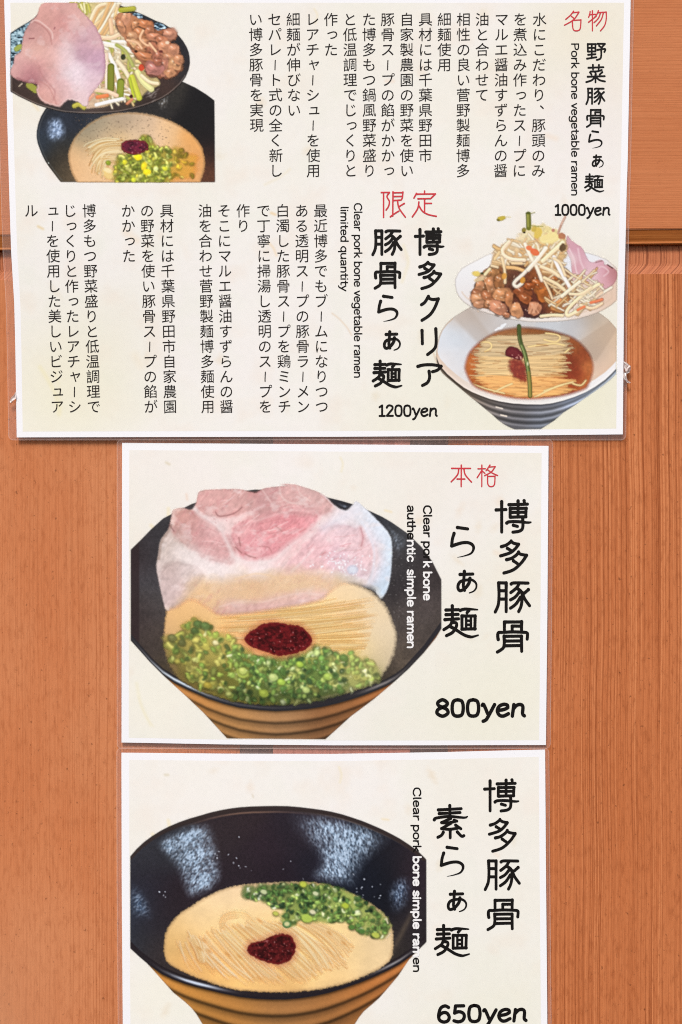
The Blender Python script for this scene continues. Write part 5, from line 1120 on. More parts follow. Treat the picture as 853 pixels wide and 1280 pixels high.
# brush characters traced as strokes (any unit; the last number is the pen width in that unit)
BRUSH = {
'博': (40, [[(288, 125), (288, 530)], [(212, 236), (348, 230)], [(388, 166), (642, 158)], [(513, 115), (513, 330)], [(596, 112), (603, 150)], [(405, 215), (403, 330)], [(405, 215), (628, 213)], [(624, 213), (618, 328)], [(405, 268), (622, 265)], [(406, 332), (622, 326)], [(358, 410), (395, 393), (520, 392), (640, 404), (688, 400)], [(576, 340), (580, 440), (568, 492), (525, 520), (442, 532)], [(448, 440), (504, 455)]]),
'多': (38, [[(285, 722), (350, 700), (400, 665), (416, 645)], [(416, 652), (450, 676), (515, 690)], [(515, 690), (470, 750), (400, 805), (272, 846)], [(365, 745), (420, 778)], [(354, 896), (420, 878), (490, 830), (516, 792)], [(516, 802), (545, 824), (622, 838)], [(622, 838), (560, 930), (450, 1030), (317, 1076)], [(446, 912), (500, 950)]]),
'豚': (36, [[(246, 100), (250, 260), (240, 380), (200, 475)], [(245, 92), (345, 92)], [(345, 92), (345, 470)], [(250, 195), (345, 195)], [(250, 305), (345, 305)], [(412, 106), (450, 92), (635, 95)], [(512, 108), (480, 160), (406, 220)], [(490, 165), (548, 212), (556, 300), (542, 400), (510, 470)], [(520, 212), (465, 278), (402, 315)], [(534, 282), (474, 370), (402, 425)], [(640, 180), (590, 225)], [(562, 222), (590, 300), (655, 392)]]),
'骨': (36, [[(325, 605), (325, 740)], [(325, 605), (555, 603)], [(555, 600), (552, 740)], [(428, 660), (545, 660)], [(428, 660), (428, 730)], [(242, 840), (236, 790), (246, 748), (300, 745), (430, 738), (560, 742), (626, 752), (632, 790), (628, 835)], [(320, 795), (322, 900), (304, 960), (230, 1010)], [(320, 798), (555, 796)], [(552, 795), (555, 1000)], [(330, 862), (545, 860)], [(330, 926), (545, 922)]]),
'ら': (42, [[(340, 160), (472, 180)], [(297, 240), (275, 320), (266, 408)], [(266, 410), (330, 388), (400, 368), (480, 366), (536, 398), (548, 450), (515, 510), (430, 545), (340, 564)]]),
'ぁ': (38, [[(372, 778), (542, 772)], [(430, 735), (422, 850), (416, 940), (432, 1000)], [(504, 832), (490, 900), (440, 970), (382, 1004), (350, 985), (346, 930), (375, 880), (440, 858), (530, 855), (583, 900), (588, 960), (555, 1010), (496, 1036)]]),
'麺': (32, [[(180, 285), (356, 280)], [(180, 348), (350, 344)], [(165, 416), (356, 404)], [(268, 228), (270, 410)], [(266, 425), (240, 490), (150, 552)], [(266, 450), (325, 465), (320, 520), (270, 590), (186, 634)], [(240, 508), (330, 560), (430, 622), (520, 650), (570, 645), (630, 628)], [(378, 290), (450, 272), (622, 280)], [(500, 290), (474, 322)], [(403, 365), (403, 548)], [(403, 366), (590, 366)], [(588, 365), (583, 545)], [(403, 545), (590, 540)], [(462, 372), (462, 540)], [(528, 370), (528, 540)], [(462, 430), (528, 430)], [(462, 486), (528, 486)]]),
'素': (36, [[(195, 176), (505, 160)], [(207, 225), (490, 211)], [(140, 308), (170, 284), (340, 264), (540, 280), (588, 266)], [(350, 118), (352, 280)], [(362, 290), (240, 345)], [(240, 345), (330, 350), (442, 324)], [(410, 315), (446, 326)], [(362, 355), (240, 425)], [(240, 425), (340, 435), (455, 422)], [(430, 380), (500, 428)], [(356, 450), (356, 548)], [(262, 475), (238, 515), (188, 542)], [(452, 470), (510, 528), (542, 520)]]),
'ク': (4.3, [[(535.5, 371), (531, 378), (526.5, 381.3)], [(535.5, 373), (541, 374.8), (548, 374)], [(548, 374), (543.5, 385), (537, 394), (527.2, 400.5)]]),
'リ': (4.6, [[(528.6, 414), (529, 430)], [(544, 412), (544.4, 428), (542.5, 436), (534.8, 443)]]),
'ア': (4.3, [[(522.8, 458.6), (530, 456.8), (541, 456.6), (551, 458.4)], [(551, 458.4), (546.5, 463), (540.5, 465)], [(536.4, 464.5), (537, 472), (534.5, 478), (528.4, 481.6)]]),
'野': (24, [[(335, 510), (337, 600)], [(335, 510), (435, 510)], [(430, 510), (428, 600)], [(384, 510), (384, 680)], [(335, 556), (430, 556)], [(337, 602), (430, 600)], [(340, 642), (430, 634)], [(326, 690), (440, 672)], [(455, 506), (545, 506)], [(545, 508), (508, 548)], [(474, 530), (512, 562)], [(452, 582), (500, 574), (550, 572), (538, 608)], [(500, 575), (500, 650), (488, 690), (445, 706)]]),
'菜': (24, [[(345, 802), (530, 795)], [(400, 768), (402, 824)], [(474, 768), (470, 824)], [(508, 830), (450, 846), (372, 848)], [(365, 858), (384, 886)], [(428, 856), (438, 884)], [(515, 856), (482, 886)], [(336, 912), (545, 905)], [(430, 890), (432, 980)], [(424, 915), (385, 955), (318, 978)], [(438, 915), (480, 952), (548, 970)]]),
'名': (15, [[(160, 108), (120, 160), (65, 208)], [(155, 125), (225, 118)], [(225, 118), (180, 190), (130, 235), (50, 280)], [(135, 170), (165, 195)], [(145, 222), (150, 305), (165, 342), (197, 350), (230, 338), (243, 305), (250, 212)], [(150, 220), (250, 215)]]),
'物': (15, [[(365, 108), (358, 150), (345, 178)], [(355, 148), (430, 142)], [(392, 98), (392, 345)], [(345, 240), (440, 165)], [(465, 98), (445, 145), (412, 188)], [(455, 122), (560, 115)], [(560, 115), (560, 200), (540, 280), (490, 346)], [(490, 125), (465, 190), (412, 245)], [(525, 125), (500, 205), (440, 285)]]),
'限': (17, [[(105, 105), (195, 103)], [(130, 105), (130, 385)], [(195, 105), (168, 150), (194, 205), (185, 260), (158, 302)], [(235, 98), (232, 370)], [(235, 108), (345, 106)], [(345, 100), (338, 165), (322, 190)], [(240, 150), (338, 148)], [(240, 195), (325, 190)], [(285, 195), (302, 280), (372, 382)], [(360, 228), (302, 264)], [(206, 378), (250, 345), (300, 314)]]),
'定': (17, [[(588, 92), (588, 125)], [(498, 118), (470, 170)], [(500, 126), (708, 124)], [(708, 124), (660, 172)], [(515, 178), (655, 176)], [(588, 180), (588, 325)], [(590, 230), (665, 230)], [(525, 215), (510, 292), (452, 382)], [(525, 255), (565, 318), (630, 356), (718, 375)]]),
'本': (19, [[(105, 163), (350, 163)], [(230, 120), (228, 408)], [(196, 170), (180, 250), (98, 345)], [(264, 170), (282, 250), (362, 348)], [(176, 307), (276, 307)]]),
'格': (17, [[(452, 170), (550, 168)], [(503, 120), (502, 410)], [(500, 195), (440, 290)], [(510, 200), (545, 232)], [(612, 120), (560, 195)], [(600, 146), (682, 140)], [(682, 140), (630, 212), (540, 262)], [(580, 182), (640, 225), (715, 260)], [(580, 265), (582, 365), (598, 400), (626, 410), (658, 400), (675, 365), (680, 265)], [(582, 272), (680, 270)]]),
}
TAIL = {('ら', 2): .12, ('ぁ', 2): .35, ('麺', 6): .5, ('麺', 7): .45, ('博', 10): .55, ('素', 2): .5}
def brush(ink, ch, box, pen=None):
    """fit the character to the box (x0, y0, x1, y1) in photo units"""
    w, strokes = BRUSH[ch]
    allp = np.array([q for st in strokes for q in st], float)
    lo = allp.min(0) - w / 2; hi = allp.max(0) + w / 2
    sx = (box[2] - box[0]) / (hi[0] - lo[0]); sy = (box[3] - box[1]) / (hi[1] - lo[1])
    pw = pen or w * (sx + sy) / 2
    lo = allp.min(0); hi = allp.max(0)
    for i, st in enumerate(strokes):
        P = np.asarray(st, float)
        Q = np.stack([box[0] + pw / 2 + (P[:, 0] - lo[0]) / (hi[0] - lo[0]) * (box[2] - box[0] - pw),
                      box[1] + pw / 2 + (P[:, 1] - lo[1]) / (hi[1] - lo[1]) * (box[3] - box[1] - pw)], 1)
        k = 0.82 if ch == '麺' and i >= 13 else 1.0
        ink.ribbon(Q, pw * k, True, 1.12, TAIL.get((ch, i), 1.0))

# a round pen alphabet: x to the right, y up, x-height 1, (advance, strokes)
bowl_r = [(.08, .72), (.26, .97), (.52, .97), (.75, .7), (.75, .3), (.52, .03), (.26, .03), (.08, .28)]
bowl_l = [(.74, .72), (.56, .97), (.3, .97), (.07, .7), (.07, .3), (.3, .03), (.56, .03), (.74, .28)]
PEN = {
'a': (.98, [[(.10, .86), (.34, 1), (.62, .94), (.70, .68), (.70, .2), (.74, 0)], [(.70, .56), (.36, .54), (.08, .36), (.10, .08), (.34, 0), (.70, .24)]]),
'b': (.98, [[(.08, 1.5), (.08, 0)], bowl_r]), 'c': (.86, [[(.72, .82), (.5, 1), (.22, .92), (.06, .5), (.22, .08), (.5, 0), (.72, .18)]]),
'd': (1.0, [[(.74, 1.5), (.74, 0)], bowl_l]), 'e': (.94, [[(.06, .53), (.74, .55)], [(.74, .55), (.68, .87), (.42, 1), (.15, .88), (.05, .5), (.15, .12), (.42, 0), (.72, .14)]]),
'g': (.98, [bowl_l, [(.74, 1), (.74, -.15), (.6, -.45), (.32, -.5), (.08, -.38)]]), 'h': (.98, [[(.08, 1.5), (.08, 0)], [(.08, .66), (.28, .96), (.56, .98), (.74, .74), (.74, 0)]]),
'i': (.4, [[(.12, .98), (.12, 0)], [(.12, 1.36), (.12, 1.39)]]), 'k': (.88, [[(.08, 1.5), (.08, 0)], [(.66, .96), (.12, .42)], [(.28, .56), (.72, 0)]]),
'l': (.42, [[(.12, 1.5), (.12, .2), (.2, .03)]]), 'm': (1.42, [[(.08, 1), (.08, 0)], [(.08, .68), (.26, .96), (.48, .98), (.63, .74), (.63, 0)], [(.63, .68), (.8, .96), (1.02, .98), (1.17, .74), (1.17, 0)]]),
'n': (.98, [[(.08, 1), (.08, 0)], [(.08, .66), (.28, .96), (.56, .98), (.74, .74), (.74, 0)]]), 'o': (.98, [[(.42, 1), (.15, .88), (.05, .5), (.15, .12), (.42, 0), (.68, .12), (.79, .5), (.68, .88), (.42, 1)]]),
'p': (.98, [[(.08, 1), (.08, -.5)], bowl_r]), 'q': (.98, [[(.74, 1), (.74, -.5)], bowl_l]), 'r': (.7, [[(.08, 1), (.08, 0)], [(.08, .6), (.22, .88), (.42, 1), (.56, .98)]]),
's': (.82, [[(.64, .84), (.42, 1), (.16, .93), (.1, .72), (.28, .55), (.52, .45), (.66, .26), (.56, .06), (.3, 0), (.06, .14)]]), 't': (.68, [[(.24, 1.36), (.24, .22), (.36, .02), (.54, .04)], [(.02, .96), (.54, .96)]]),
'u': (.98, [[(.08, 1), (.08, .28), (.24, .03), (.5, .03), (.72, .32)], [(.74, 1), (.74, 0)]]), 'v': (.86, [[(.04, 1), (.37, .02)], [(.37, .02), (.70, 1)]]), 'y': (.88, [[(.04, 1), (.4, .08)], [(.74, 1), (.4, .08), (.22, -.36), (.04, -.48)]]),
'C': (1.22, [[(1.02, 1.16), (.78, 1.42), (.42, 1.4), (.12, 1.1), (.06, .7), (.12, .3), (.42, .02), (.78, 0), (1.02, .26)]]), 'P': (1.08, [[(.1, 1.42), (.1, 0)], [(.1, 1.4), (.55, 1.4), (.84, 1.24), (.84, .86), (.55, .68), (.1, .66)]]),
' ': (.5, []),
'0': (1.02, [[(.45, 1.4), (.17, 1.26), (.08, .7), (.17, .14), (.45, 0), (.73, .14), (.82, .7), (.73, 1.26), (.45, 1.4)]]), '1': (.86, [[(.12, 1.16), (.42, 1.4)], [(.42, 1.4), (.42, 0)], [(.12, 0), (.72, 0)]]),
'2': (1.0, [[(.1, 1.1), (.22, 1.34), (.48, 1.4), (.74, 1.24), (.74, .94), (.5, .58), (.1, .02)], [(.1, .02), (.8, .02)]]), '5': (1.0, [[(.74, 1.38), (.2, 1.38)], [(.2, 1.38), (.14, .76)], [(.14, .76), (.42, .88), (.7, .74), (.78, .44), (.66, .12), (.38, 0), (.1, .1)]]),
'6': (1.0, [[(.74, 1.26), (.5, 1.4), (.22, 1.2), (.09, .62), (.14, .2), (.42, 0), (.7, .12), (.78, .44), (.64, .76), (.4, .82), (.16, .64), (.1, .46)]]), '8': (1.0, [[(.44, .76), (.18, .92), (.14, 1.18), (.44, 1.4), (.74, 1.18), (.7, .92), (.44, .76), (.14, .56), (.09, .24), (.44, 0), (.79, .24), (.74, .56), (.44, .76)]]),
}
PEN_SLANT = {'y': (.98, [[(.04, .92), (.14, .98), (.4, .2)], [(.86, .98), (.5, .12), (.3, -.3), (.1, -.44)]]), 'e': (1.0, [[(.10, .48), (.5, .56), (.76, .72)], [(.76, .72), (.72, .94), (.46, 1), (.18, .82), (.06, .44), (.2, .08), (.46, 0), (.8, .2)]]),
             'n': (1.06, [[(.16, .98), (.06, 0)], [(.12, .6), (.36, .92), (.62, .98), (.76, .78), (.74, .2), (.86, .02)]])}
def pen_layout(text, slant=False):
    out = []; x = 0
    for ch in text:
        adv, st = (PEN_SLANT.get(ch) if slant and ch in PEN_SLANT else PEN[ch])
        out.append((ch, x, st)); x += adv
    return out, x - .16
def pen_vertical(sheet, text, xb, y0, y1, xh, w, layer, mats, name='tagline'):
    """a line of Latin text turned to run downwards; mats: [(number of letters, material, extra width)]"""
    lay, tot = pen_layout(text)
    k = (y1 - y0 - w) / tot
    i = 0
    for n, mat, ww in mats:
        ink = Ink()
        for ch, x, st in lay[i:i + n]:
            for s_ in st:
                ink.ribbon([(xb + w / 2 + q[1] * (xh - w), y0 + w / 2 + (x + q[0]) * k) for q in s_], w * ww)
        if ink.n: ink.build(name, sheet, layer, mat)
        i += n
def pen_price(sheet, text, x0, x1, yb, unit, w, layer, tilt=0.0):
    lay, tot = pen_layout(text, True)
    k = (x1 - x0 - w) / tot
    ink = Ink()
    for ch, x, st in lay:
        for s_ in st:
            ink.ribbon([(x0 + w / 2 + (x + q[0]) * k, yb - w / 2 - q[1] * unit - tilt * (x + q[0]) * k) for q in s_], w)
    return ink.build('price', sheet, layer, MAT_BLACK)

# small characters come from Blender's own built-in font
_cache = {}
def glyph(ch):
    if ch in _cache: return _cache[ch]
    cu = bpy.data.curves.new('character', 'FONT')
    cu.body = ch; cu.size = 1.0; cu.resolution_u = 3; cu.fill_mode = 'FRONT'
    cu.offset = 0.0
    ob = bpy.data.objects.new('character', cu); COL.objects.link(ob)
    dg = bpy.context.evaluated_depsgraph_get(); dg.update()
    me = bpy.data.meshes.new_from_object(ob.evaluated_get(dg))
    V = np.array([v.co[:2] for v in me.vertices], float).reshape(-1, 2)
    F = [tuple(p.vertices) for p in me.polygons]
    bpy.data.objects.remove(ob); bpy.data.curves.remove(cu); bpy.data.meshes.remove(me)
    _cache[ch] = (V, F)
    return _cache[ch]
def em_frame():
    V, F = glyph('園')
    lo, hi = V.min(0), V.max(0)
    return (lo + hi) / 2, hi[1] - lo[1]
EM_C, EM_H = em_frame()
SMALL_KANA = 'っャュョゃゅょ'
def column(sheet, text, x, y, pitch, size, layer):
    """a column of body text; x, y = centre of its first character in the photo; size = height of a full character"""
    ink = Ink()
    x, y = sheet.unwarp(x, y)
    k = size / EM_H
    for i, ch in enumerate(text):
        cy = y + i * pitch
        if ch in '　 ': continue
        if ch == 'ー':
            ink.ribbon([(x + .3, cy - size * .36), (x, cy), (x - .2, cy + size * .38)], size * .085); continue
        V, F = glyph(ch)
        dx, dy = 0.0, 0.0
        if ch in SMALL_KANA: dx, dy = .10 * size, -.10 * size
        if ch == '、': dx, dy = .60 * size, -.58 * size
        P = (V - EM_C) * k
        # the handwritten face leans: strokes climb a little to the right
        Q = np.stack([x + dx + P[:, 0] * 1.02, cy + dy - P[:, 1] - 0.04 * P[:, 0]], 1)
        ink.poly(Q, F)
    return ink.build('description_column', sheet, layer, MAT_GREY, True)

# ------------------------------------------------------------------ sheets
def rect_sheet(name, sheet, x0, y0, x1, y1, layer, mat, n=24, m=24, edges=None, parent=None):
    n, m = n * 5, m * 5
    """edges: functions giving the true outline (left(y), right(y), top(x), bottom(x))"""
    us, vs = np.linspace(0, 1, n + 1), np.linspace(0, 1, m + 1)
    U, Vv = np.meshgrid(us, vs)
    X = x0 + (x1 - x0) * U; Y = y0 + (y1 - y0) * Vv
    if edges:
        l, r, t, b = edges
        Y2 = t(X) * (1 - Vv) + b(X) * Vv
        X = l(Y2) * (1 - U) + r(Y2) * U
        Y = Y2
    P = sheet.at(X.ravel(), Y.ravel(), layer)
    idx = np.arange((n + 1) * (m + 1)).reshape(m + 1, n + 1)
    q = np.stack([idx[:-1, :-1], idx[1:, :-1], idx[1:, 1:], idx[:-1, 1:]], -1).reshape(-1, 4)
    return raw_mesh(name, P, q.ravel(), np.full(len(q), 4), mat, parent or sheet.root, True)

def film(sheet, outer, inner, layer):
    """clear laminate margin: a rounded band from under the paper's edge outwards, and its welded rim"""
    def rounded(x0, y0, x1, y1, r, dx):
        P = []
        for cx, cy, a0 in ((x0 + r, y0 + r, 180), (x1 - r, y0 + r, 270), (x1 - r, y1 - r, 0), (x0 + r, y1 - r, 90)):
            for j in range(7):
                a = math.radians(a0 + j * 15); P.append((cx + r * math.cos(a), cy + r * math.sin(a)))
            nx = {180: (x1 - r, y0), 270: (x1, y1 - r), 0: (x0 + r, y1), 90: (x0, y0 + r)}[a0]
            sx, sy = P[-1]
            for j in range(1, 160): P.append((sx + (nx[0] - sx) * j / 160, sy + (nx[1] - sy) * j / 160))
        return np.array([(x + dx(y, x), y) for x, y in P])
    lean = sheet.lean
    A = rounded(*outer, 6.5, lean)
    B = rounded(outer[0] + 1.0, outer[1] + 1.0, outer[2] - 1.0, outer[3] - 1.0, 5.5, lean)
    Cc = rounded(*inner, 1.2, lean)
    def band(name, P, Q, mat, lay):
        n = len(P)
        V = np.concatenate([P, Q])
        W = sheet.at(V[:, 0], V[:, 1], lay)
        f = []
        for i in range(n): f += [i, (i + 1) % n, n + (i + 1) % n, n + i]
        return raw_mesh(name, W, f, np.full(n, 4), mat, sheet.root, True)
    fm = band('laminate_margin', B, Cc, MAT_FILM, layer)
    e = band('welded_edge', A, B, MAT_FILM_EDGE, layer + .3)
    e.parent = fm
    return fm

def parchment(sheet, x0, y0, x1, y1, edges, layer, seed, stains, warm):
    p = Print(x0, y0, x1, y1, 1.5)
    X, Y = p.X, p.Y
    big = fbm(X / 120, Y / 120, seed, 3); mid = fbm(X / 34, Y / 34, seed + 5, 3); fine = fbm(X / 5, Y / 5, seed + 9, 2)
    base = np.zeros(X.shape + (3,), np.float32) + np.array([244, 241, 234], np.float32)
    p.put(np.ones_like(X), base)
    p.tint(np.clip(big * .9 + .25, 0, .8), (241, 236, 222)); p.tint(np.clip(-big * 1.1, 0, .7), (245, 240, 236))
    p.tint(np.clip(mid * .9 - .1, 0, .5), (242, 230, 217)); p.tint(np.clip(-mid * .8 - .1, 0, .5), (238, 238, 226))
    for (x, y, r, c, a) in warm: p.tint(a * np.exp(-((X - x) ** 2 + (Y - y) ** 2) / (2 * r * r)), c)
    p.mul(1 + .008 * fine)
    R = random.Random(seed)
    for _ in range(26):
        p.blob(R.uniform(x0, x1), R.uniform(y0, y1), R.uniform(3, 9), R.uniform(2, 6), R.choice([(234, 216, 190), (232, 220, 196), (238, 222, 204)]), R.uniform(0, 3), R.uniform(.2, .5), 6, .5, 3)
    for pts, w, c, a in stains: p.stroke(pts, w, c, a * .7, w * .9)
    l, r, t, b = edges
    u = (X - X.min()) / (X.max() - X.min()); v = (Y - Y.min()) / (Y.max() - Y.min())
    p.A[:] = 1
    Y2 = t(X) * (1 - v) + b(X) * v
    p.X = l(Y2) * (1 - u) + r(Y2) * u; p.Y = Y2
    return p.build('printed_background', sheet, layer, sheet.root, soft=0)

def sheet_root(px, py, depth, label):
    P = wall_point(px, py, depth)
    return empty('menu_sheet', tuple(float(v) for v in P), label, 'menu', 'laminated ramen menu sheets on the wooden wall')
lin_fn = lambda pts: (lambda v: np.interp(np.asarray(v, float), [q[0] for q in pts], [q[1] for q in pts]))

# ------------------------------------------------------------------ the wooden wall
W_RIGHT = wood_mat('cedar_close_grain', (192, 109, 62), (142, 68, 28), (218, 138, 88), 0.95, 50.0, 0.95, 0.25, seed=1.0)
W_LEFT = wood_mat('cedar_flat_grain', (204, 121, 74), (162, 85, 43), (216, 142, 96), 0.6, 48.0, 0.9, 0.6, pale=(10.6, 13.4, 1.4, -0.4, (208, 150, 112)), seed=21.0, mask=(0.75, 1.35))
W_RAIL = wood_mat('cedar_rail', (196, 117, 71), (172, 94, 54), (212, 136, 90), 0.30, 60.0, 0.35, 0.3, seed=41.0, wander=0.04)
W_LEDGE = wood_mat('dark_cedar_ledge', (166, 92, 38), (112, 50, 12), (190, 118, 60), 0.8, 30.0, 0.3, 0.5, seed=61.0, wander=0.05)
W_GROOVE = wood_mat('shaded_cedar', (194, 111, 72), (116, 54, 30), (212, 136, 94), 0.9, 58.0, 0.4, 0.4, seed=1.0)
W_STILE = wood_mat('pinkish_stile', (196, 126, 108), (150, 88, 72), (214, 150, 132), 0.7, 22.0, 0.3, 0.5, seed=81.0)
W_GREY = wood_mat('dark_grey_strip', (132, 104, 96), (92, 70, 66), (156, 126, 116), 0.7, 22.0, 0.3, 0.5, seed=91.0)  # darker, greyer tone for the sunk strips beside the stile

TILT = -8.0 / 853                           # the woodwork runs a hair uphill to the right
wall_root = empty('wooden_wall', (0.0, 0.0, EYE - 0.36), 'reddish cedar wall with a dark ledge below its top rail, behind all the menus', 'wall')

def board(name, mat, x0, x1, rows, horizontal=False, n=30, shear=None, v0=0.0):
    """rows: (py at x=0, depth, shear of the grain in photo units); joined downwards, plus closing sides"""
    xs = np.linspace(x0, x1, n + 1)
    V = []; UV = []
    for (py, dep, sh) in rows:
        for x in xs:
            y = py + TILT * x
            V.append(wall_point(x, y, dep)); UV.append(((x + sh) / 100, (py + v0) / 100) if not horizontal else ((py) / 100, x / 100))
    V = np.array(V); m = n + 1
    F = []
    for r in range(len(rows) - 1):
        for i in range(n): F += [(r * m + i, (r + 1) * m + i, (r + 1) * m + i + 1, r * m + i + 1)]
    o = raw_mesh(name, V, np.array(F).ravel(), np.full(len(F), 4), mat, wall_root)
    uv = o.data.uv_layers.new(name='grain')
    li = np.zeros(len(o.data.loops), np.int32); o.data.loops.foreach_get('vertex_index', li)
    uv.data.foreach_set('uv', np.array(UV)[li].astype(np.float32).ravel())
    return o

XL, XR = -420, 1280
# top rail (horizontal grain), its dark moulded ledge, the sunk strip below it and the step out to the panels
board('rail', W_RAIL, XL, XR, [(-420, 0.004, 0), (-419, 0.0052, 0), (293.6, 0.0052, 0), (295.2, 0.00485, 0)], True)
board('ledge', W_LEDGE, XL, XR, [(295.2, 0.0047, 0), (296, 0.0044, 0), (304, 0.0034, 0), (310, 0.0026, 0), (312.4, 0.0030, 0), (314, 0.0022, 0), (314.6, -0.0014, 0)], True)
for nm, a, b in (('strip', XL, XR),):
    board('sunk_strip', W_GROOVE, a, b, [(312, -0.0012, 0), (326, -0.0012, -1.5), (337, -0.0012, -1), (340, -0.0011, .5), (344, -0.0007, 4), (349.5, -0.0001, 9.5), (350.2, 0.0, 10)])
board('panel', W_LEFT, XL, 300, [(350.2, 0.0001, 0), (1700, 0.0001, 0)], n=20)['label'] = 'left panel with flat speckled grain'
board('panel', W_RIGHT, 560, XR, [(350.2, 0.0001, 0), (1700, 0.0001, 0)], n=20)['label'] = 'right panel with close vertical growth rings'
board('stile', W_STILE, 341.5, 513, [(350.3, 0.0014, 0), (1700, 0.0014, 0)], n=6)
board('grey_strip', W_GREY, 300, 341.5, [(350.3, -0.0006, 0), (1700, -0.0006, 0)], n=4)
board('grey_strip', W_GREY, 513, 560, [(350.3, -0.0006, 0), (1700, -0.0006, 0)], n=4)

# ------------------------------------------------------------------ menu 1: the wide top sheet
top = Sheet(sheet_root(400, 545, 0.004, 'widest menu sheet, top of the wall, with two ramen pictures at 1000yen and 1200yen'), depth_top, warp_top, unwarp_top)
L1 = lin_fn([(-20, 6.4), (0, 6.6), (120, 9.6), (250, 13.2), (314, 15.2), (380, 19.0), (440, 20.3), (545, 21.8), (560, 22)])
R1 = lin_fn([(-20, 788.6), (0, 787.6), (200, 783.9), (240, 782.6), (380, 779.4), (450, 778.9), (545, 778.2)])
T1 = lambda x: -3.5 + 0 * np.asarray(x, float)
B1 = lin_fn([(0, 547), (22, 546.8), (200, 546.4), (420, 546.2), (600, 545), (778, 543.2), (800, 543)])
top.lean = lambda y, x: (L1(y) - 14) * (1 - np.clip((x - 14) / 770, 0, 1)) + (R1(y) - 782) * np.clip((x - 14) / 770, 0, 1)
film(top, (3.5, -10, 786.2, 550.5), (17, 0, 779, 541.5), -1.5)
rect_sheet('paper', top, 6, -4, 788, 547, 0, MAT_PAPER, 40, 40, (L1, R1, T1, B1))
parchment(top, 10, 0, 785, 545, (lambda y: L1(y) + 7.6, lambda y: R1(y) - 8.2, lambda x: 5.2 + 0 * x, lambda x: B1(x) - 7.2), 1, 3,
    [([(34, 464), (44, 480), (54, 500), (58, 524)], 5, (242, 232, 184), .6), ([(54, 470), (58, 490), (60, 520)], 4, (242, 234, 196), .5), ([(415, 396), (424, 403), (434, 414), (440, 424)], 2, (226, 196, 164), .6), ([(338, 268), (343, 270)], 3, (236, 190, 120), .7), ([(334, 306), (340, 312), (344, 322)], 3, (240, 206, 160), .6), ([(38, 285), (44, 288)], 3, (226, 190, 120), .7), ([(546, 446), (552, 462), (560, 470)], 1.6, (214, 176, 140), .7), ([(394, 8), (398, 16), (395, 26)], 2.4, (240, 222, 180), .6), ([(330, 232), (350, 222), (362, 212)], 3, (238, 224, 190), .5), ([(36, 128), (42, 136)], 4, (244, 214, 160), .5), ([(700, 272), (704, 280)], 2, (232, 206, 194), .4), ([(690, 170), (702, 174)], 6, (242, 216, 190), .5), ([(485, 228 - 128), (494, 100)], 4, (240, 206, 180), .5), ([(508, 310), (514, 330), (510, 345), (506, 356)], 4, (240, 228, 190), .6), ([(150, 292), (164, 302)], 9, (244, 220, 190), .5), ([(158, 450), (166, 462)], 10, (242, 224, 196), .4)],
    [(60, 500, 70, (242, 237, 212), .8), (700, 530, 120, (240, 236, 212), .8), (560, 520, 60, (240, 238, 222), .7), (745, 40, 60, (238, 230, 206), .7), (60, 60, 60, (240, 234, 214), .6), (420, 60, 110, (240, 236, 222), .5), (745, 150, 50, (240, 232, 228), .6), (740, 500, 40, (239, 236, 210), .6)])
draw_vegetable_ramen(top, 2)
draw_clear_ramen(top, 2)
TXT = 13
def red(sheet, items):
    ink = Ink()
    for ch, box in items: brush(ink, ch, box)
    o = ink.build('badge_text', sheet, TXT, MAT_RED)
    return o
def title(sheet, items, pen):
    ink = Ink()
    for ch, box in items: brush(ink, ch, box, pen)
    return ink.build('title', sheet, TXT, MAT_BLACK)
red(top, [('名', (704.3, 15), (0, 0)) if False else ('名', (704.2, 15, 726.4, 41)), ('物', (734.2, 14.3, 757.8, 41))])
title(top, [('野', (732, 55.2, 757, 77.6)), ('菜', (731, 81.6, 756.6, 105.4)), ('豚', (731, 111, 756, 132.6)), ('骨', (731.7, 137.4, 755.2, 161)), ('ら', (734.5, 164.2, 752.5, 187.6)), ('ぁ', (739, 194.2, 754.2, 211.4)), ('麺', (729.4, 217.8, 755.2, 241.6))], 2.25)
pen_vertical(top, 'Pork bone vegetable ramen', 713.2, 55, 246, 7.6, 1.5, TXT, [(25, MAT_BLACK, 1)])
pen_price(top, '1000yen', 691.6, 762.8, 270.8, 9.0, 2.4, TXT)
red(top, [('限', (475.8, 240, 507.6, 273.6)), ('定', (514.4, 239, 546.2, 273))])
title(top, [('博', (517.4, 285, 556.4, 320.8)), ('多', (521.8, 326.6, 552.6, 363.2)), ('ク', (524.8, 369.2, 549.6, 402.8)), ('リ', (525.6, 409.6, 547, 445.4)), ('ア', (520.4, 454.4, 553.2, 484))], 3.8)
title(top, [('豚', (464.2, 287.6, 503.4, 321)), ('骨', (467, 327.8, 501.6, 362.8)), ('ら', (471.6, 369, 498.2, 404.2)), ('ぁ', (478.8, 413.4, 501.6, 440)), ('麺', (464.6, 450, 504, 485.8))], 3.7)
pen_vertical(top, 'Clear pork bone vegetable ramen', 442.4, 254.4, 473, 7.8, 1.5, TXT, [(31, MAT_BLACK, 1)])
pen_vertical(top, 'limited quantity', 425.6, 258.6, 364.6, 7.6, 1.5, TXT, [(16, MAT_BLACK, 1)])
pen_price(top, '1200yen', 472, 547.6, 521.4, 9.4, 2.5, TXT)
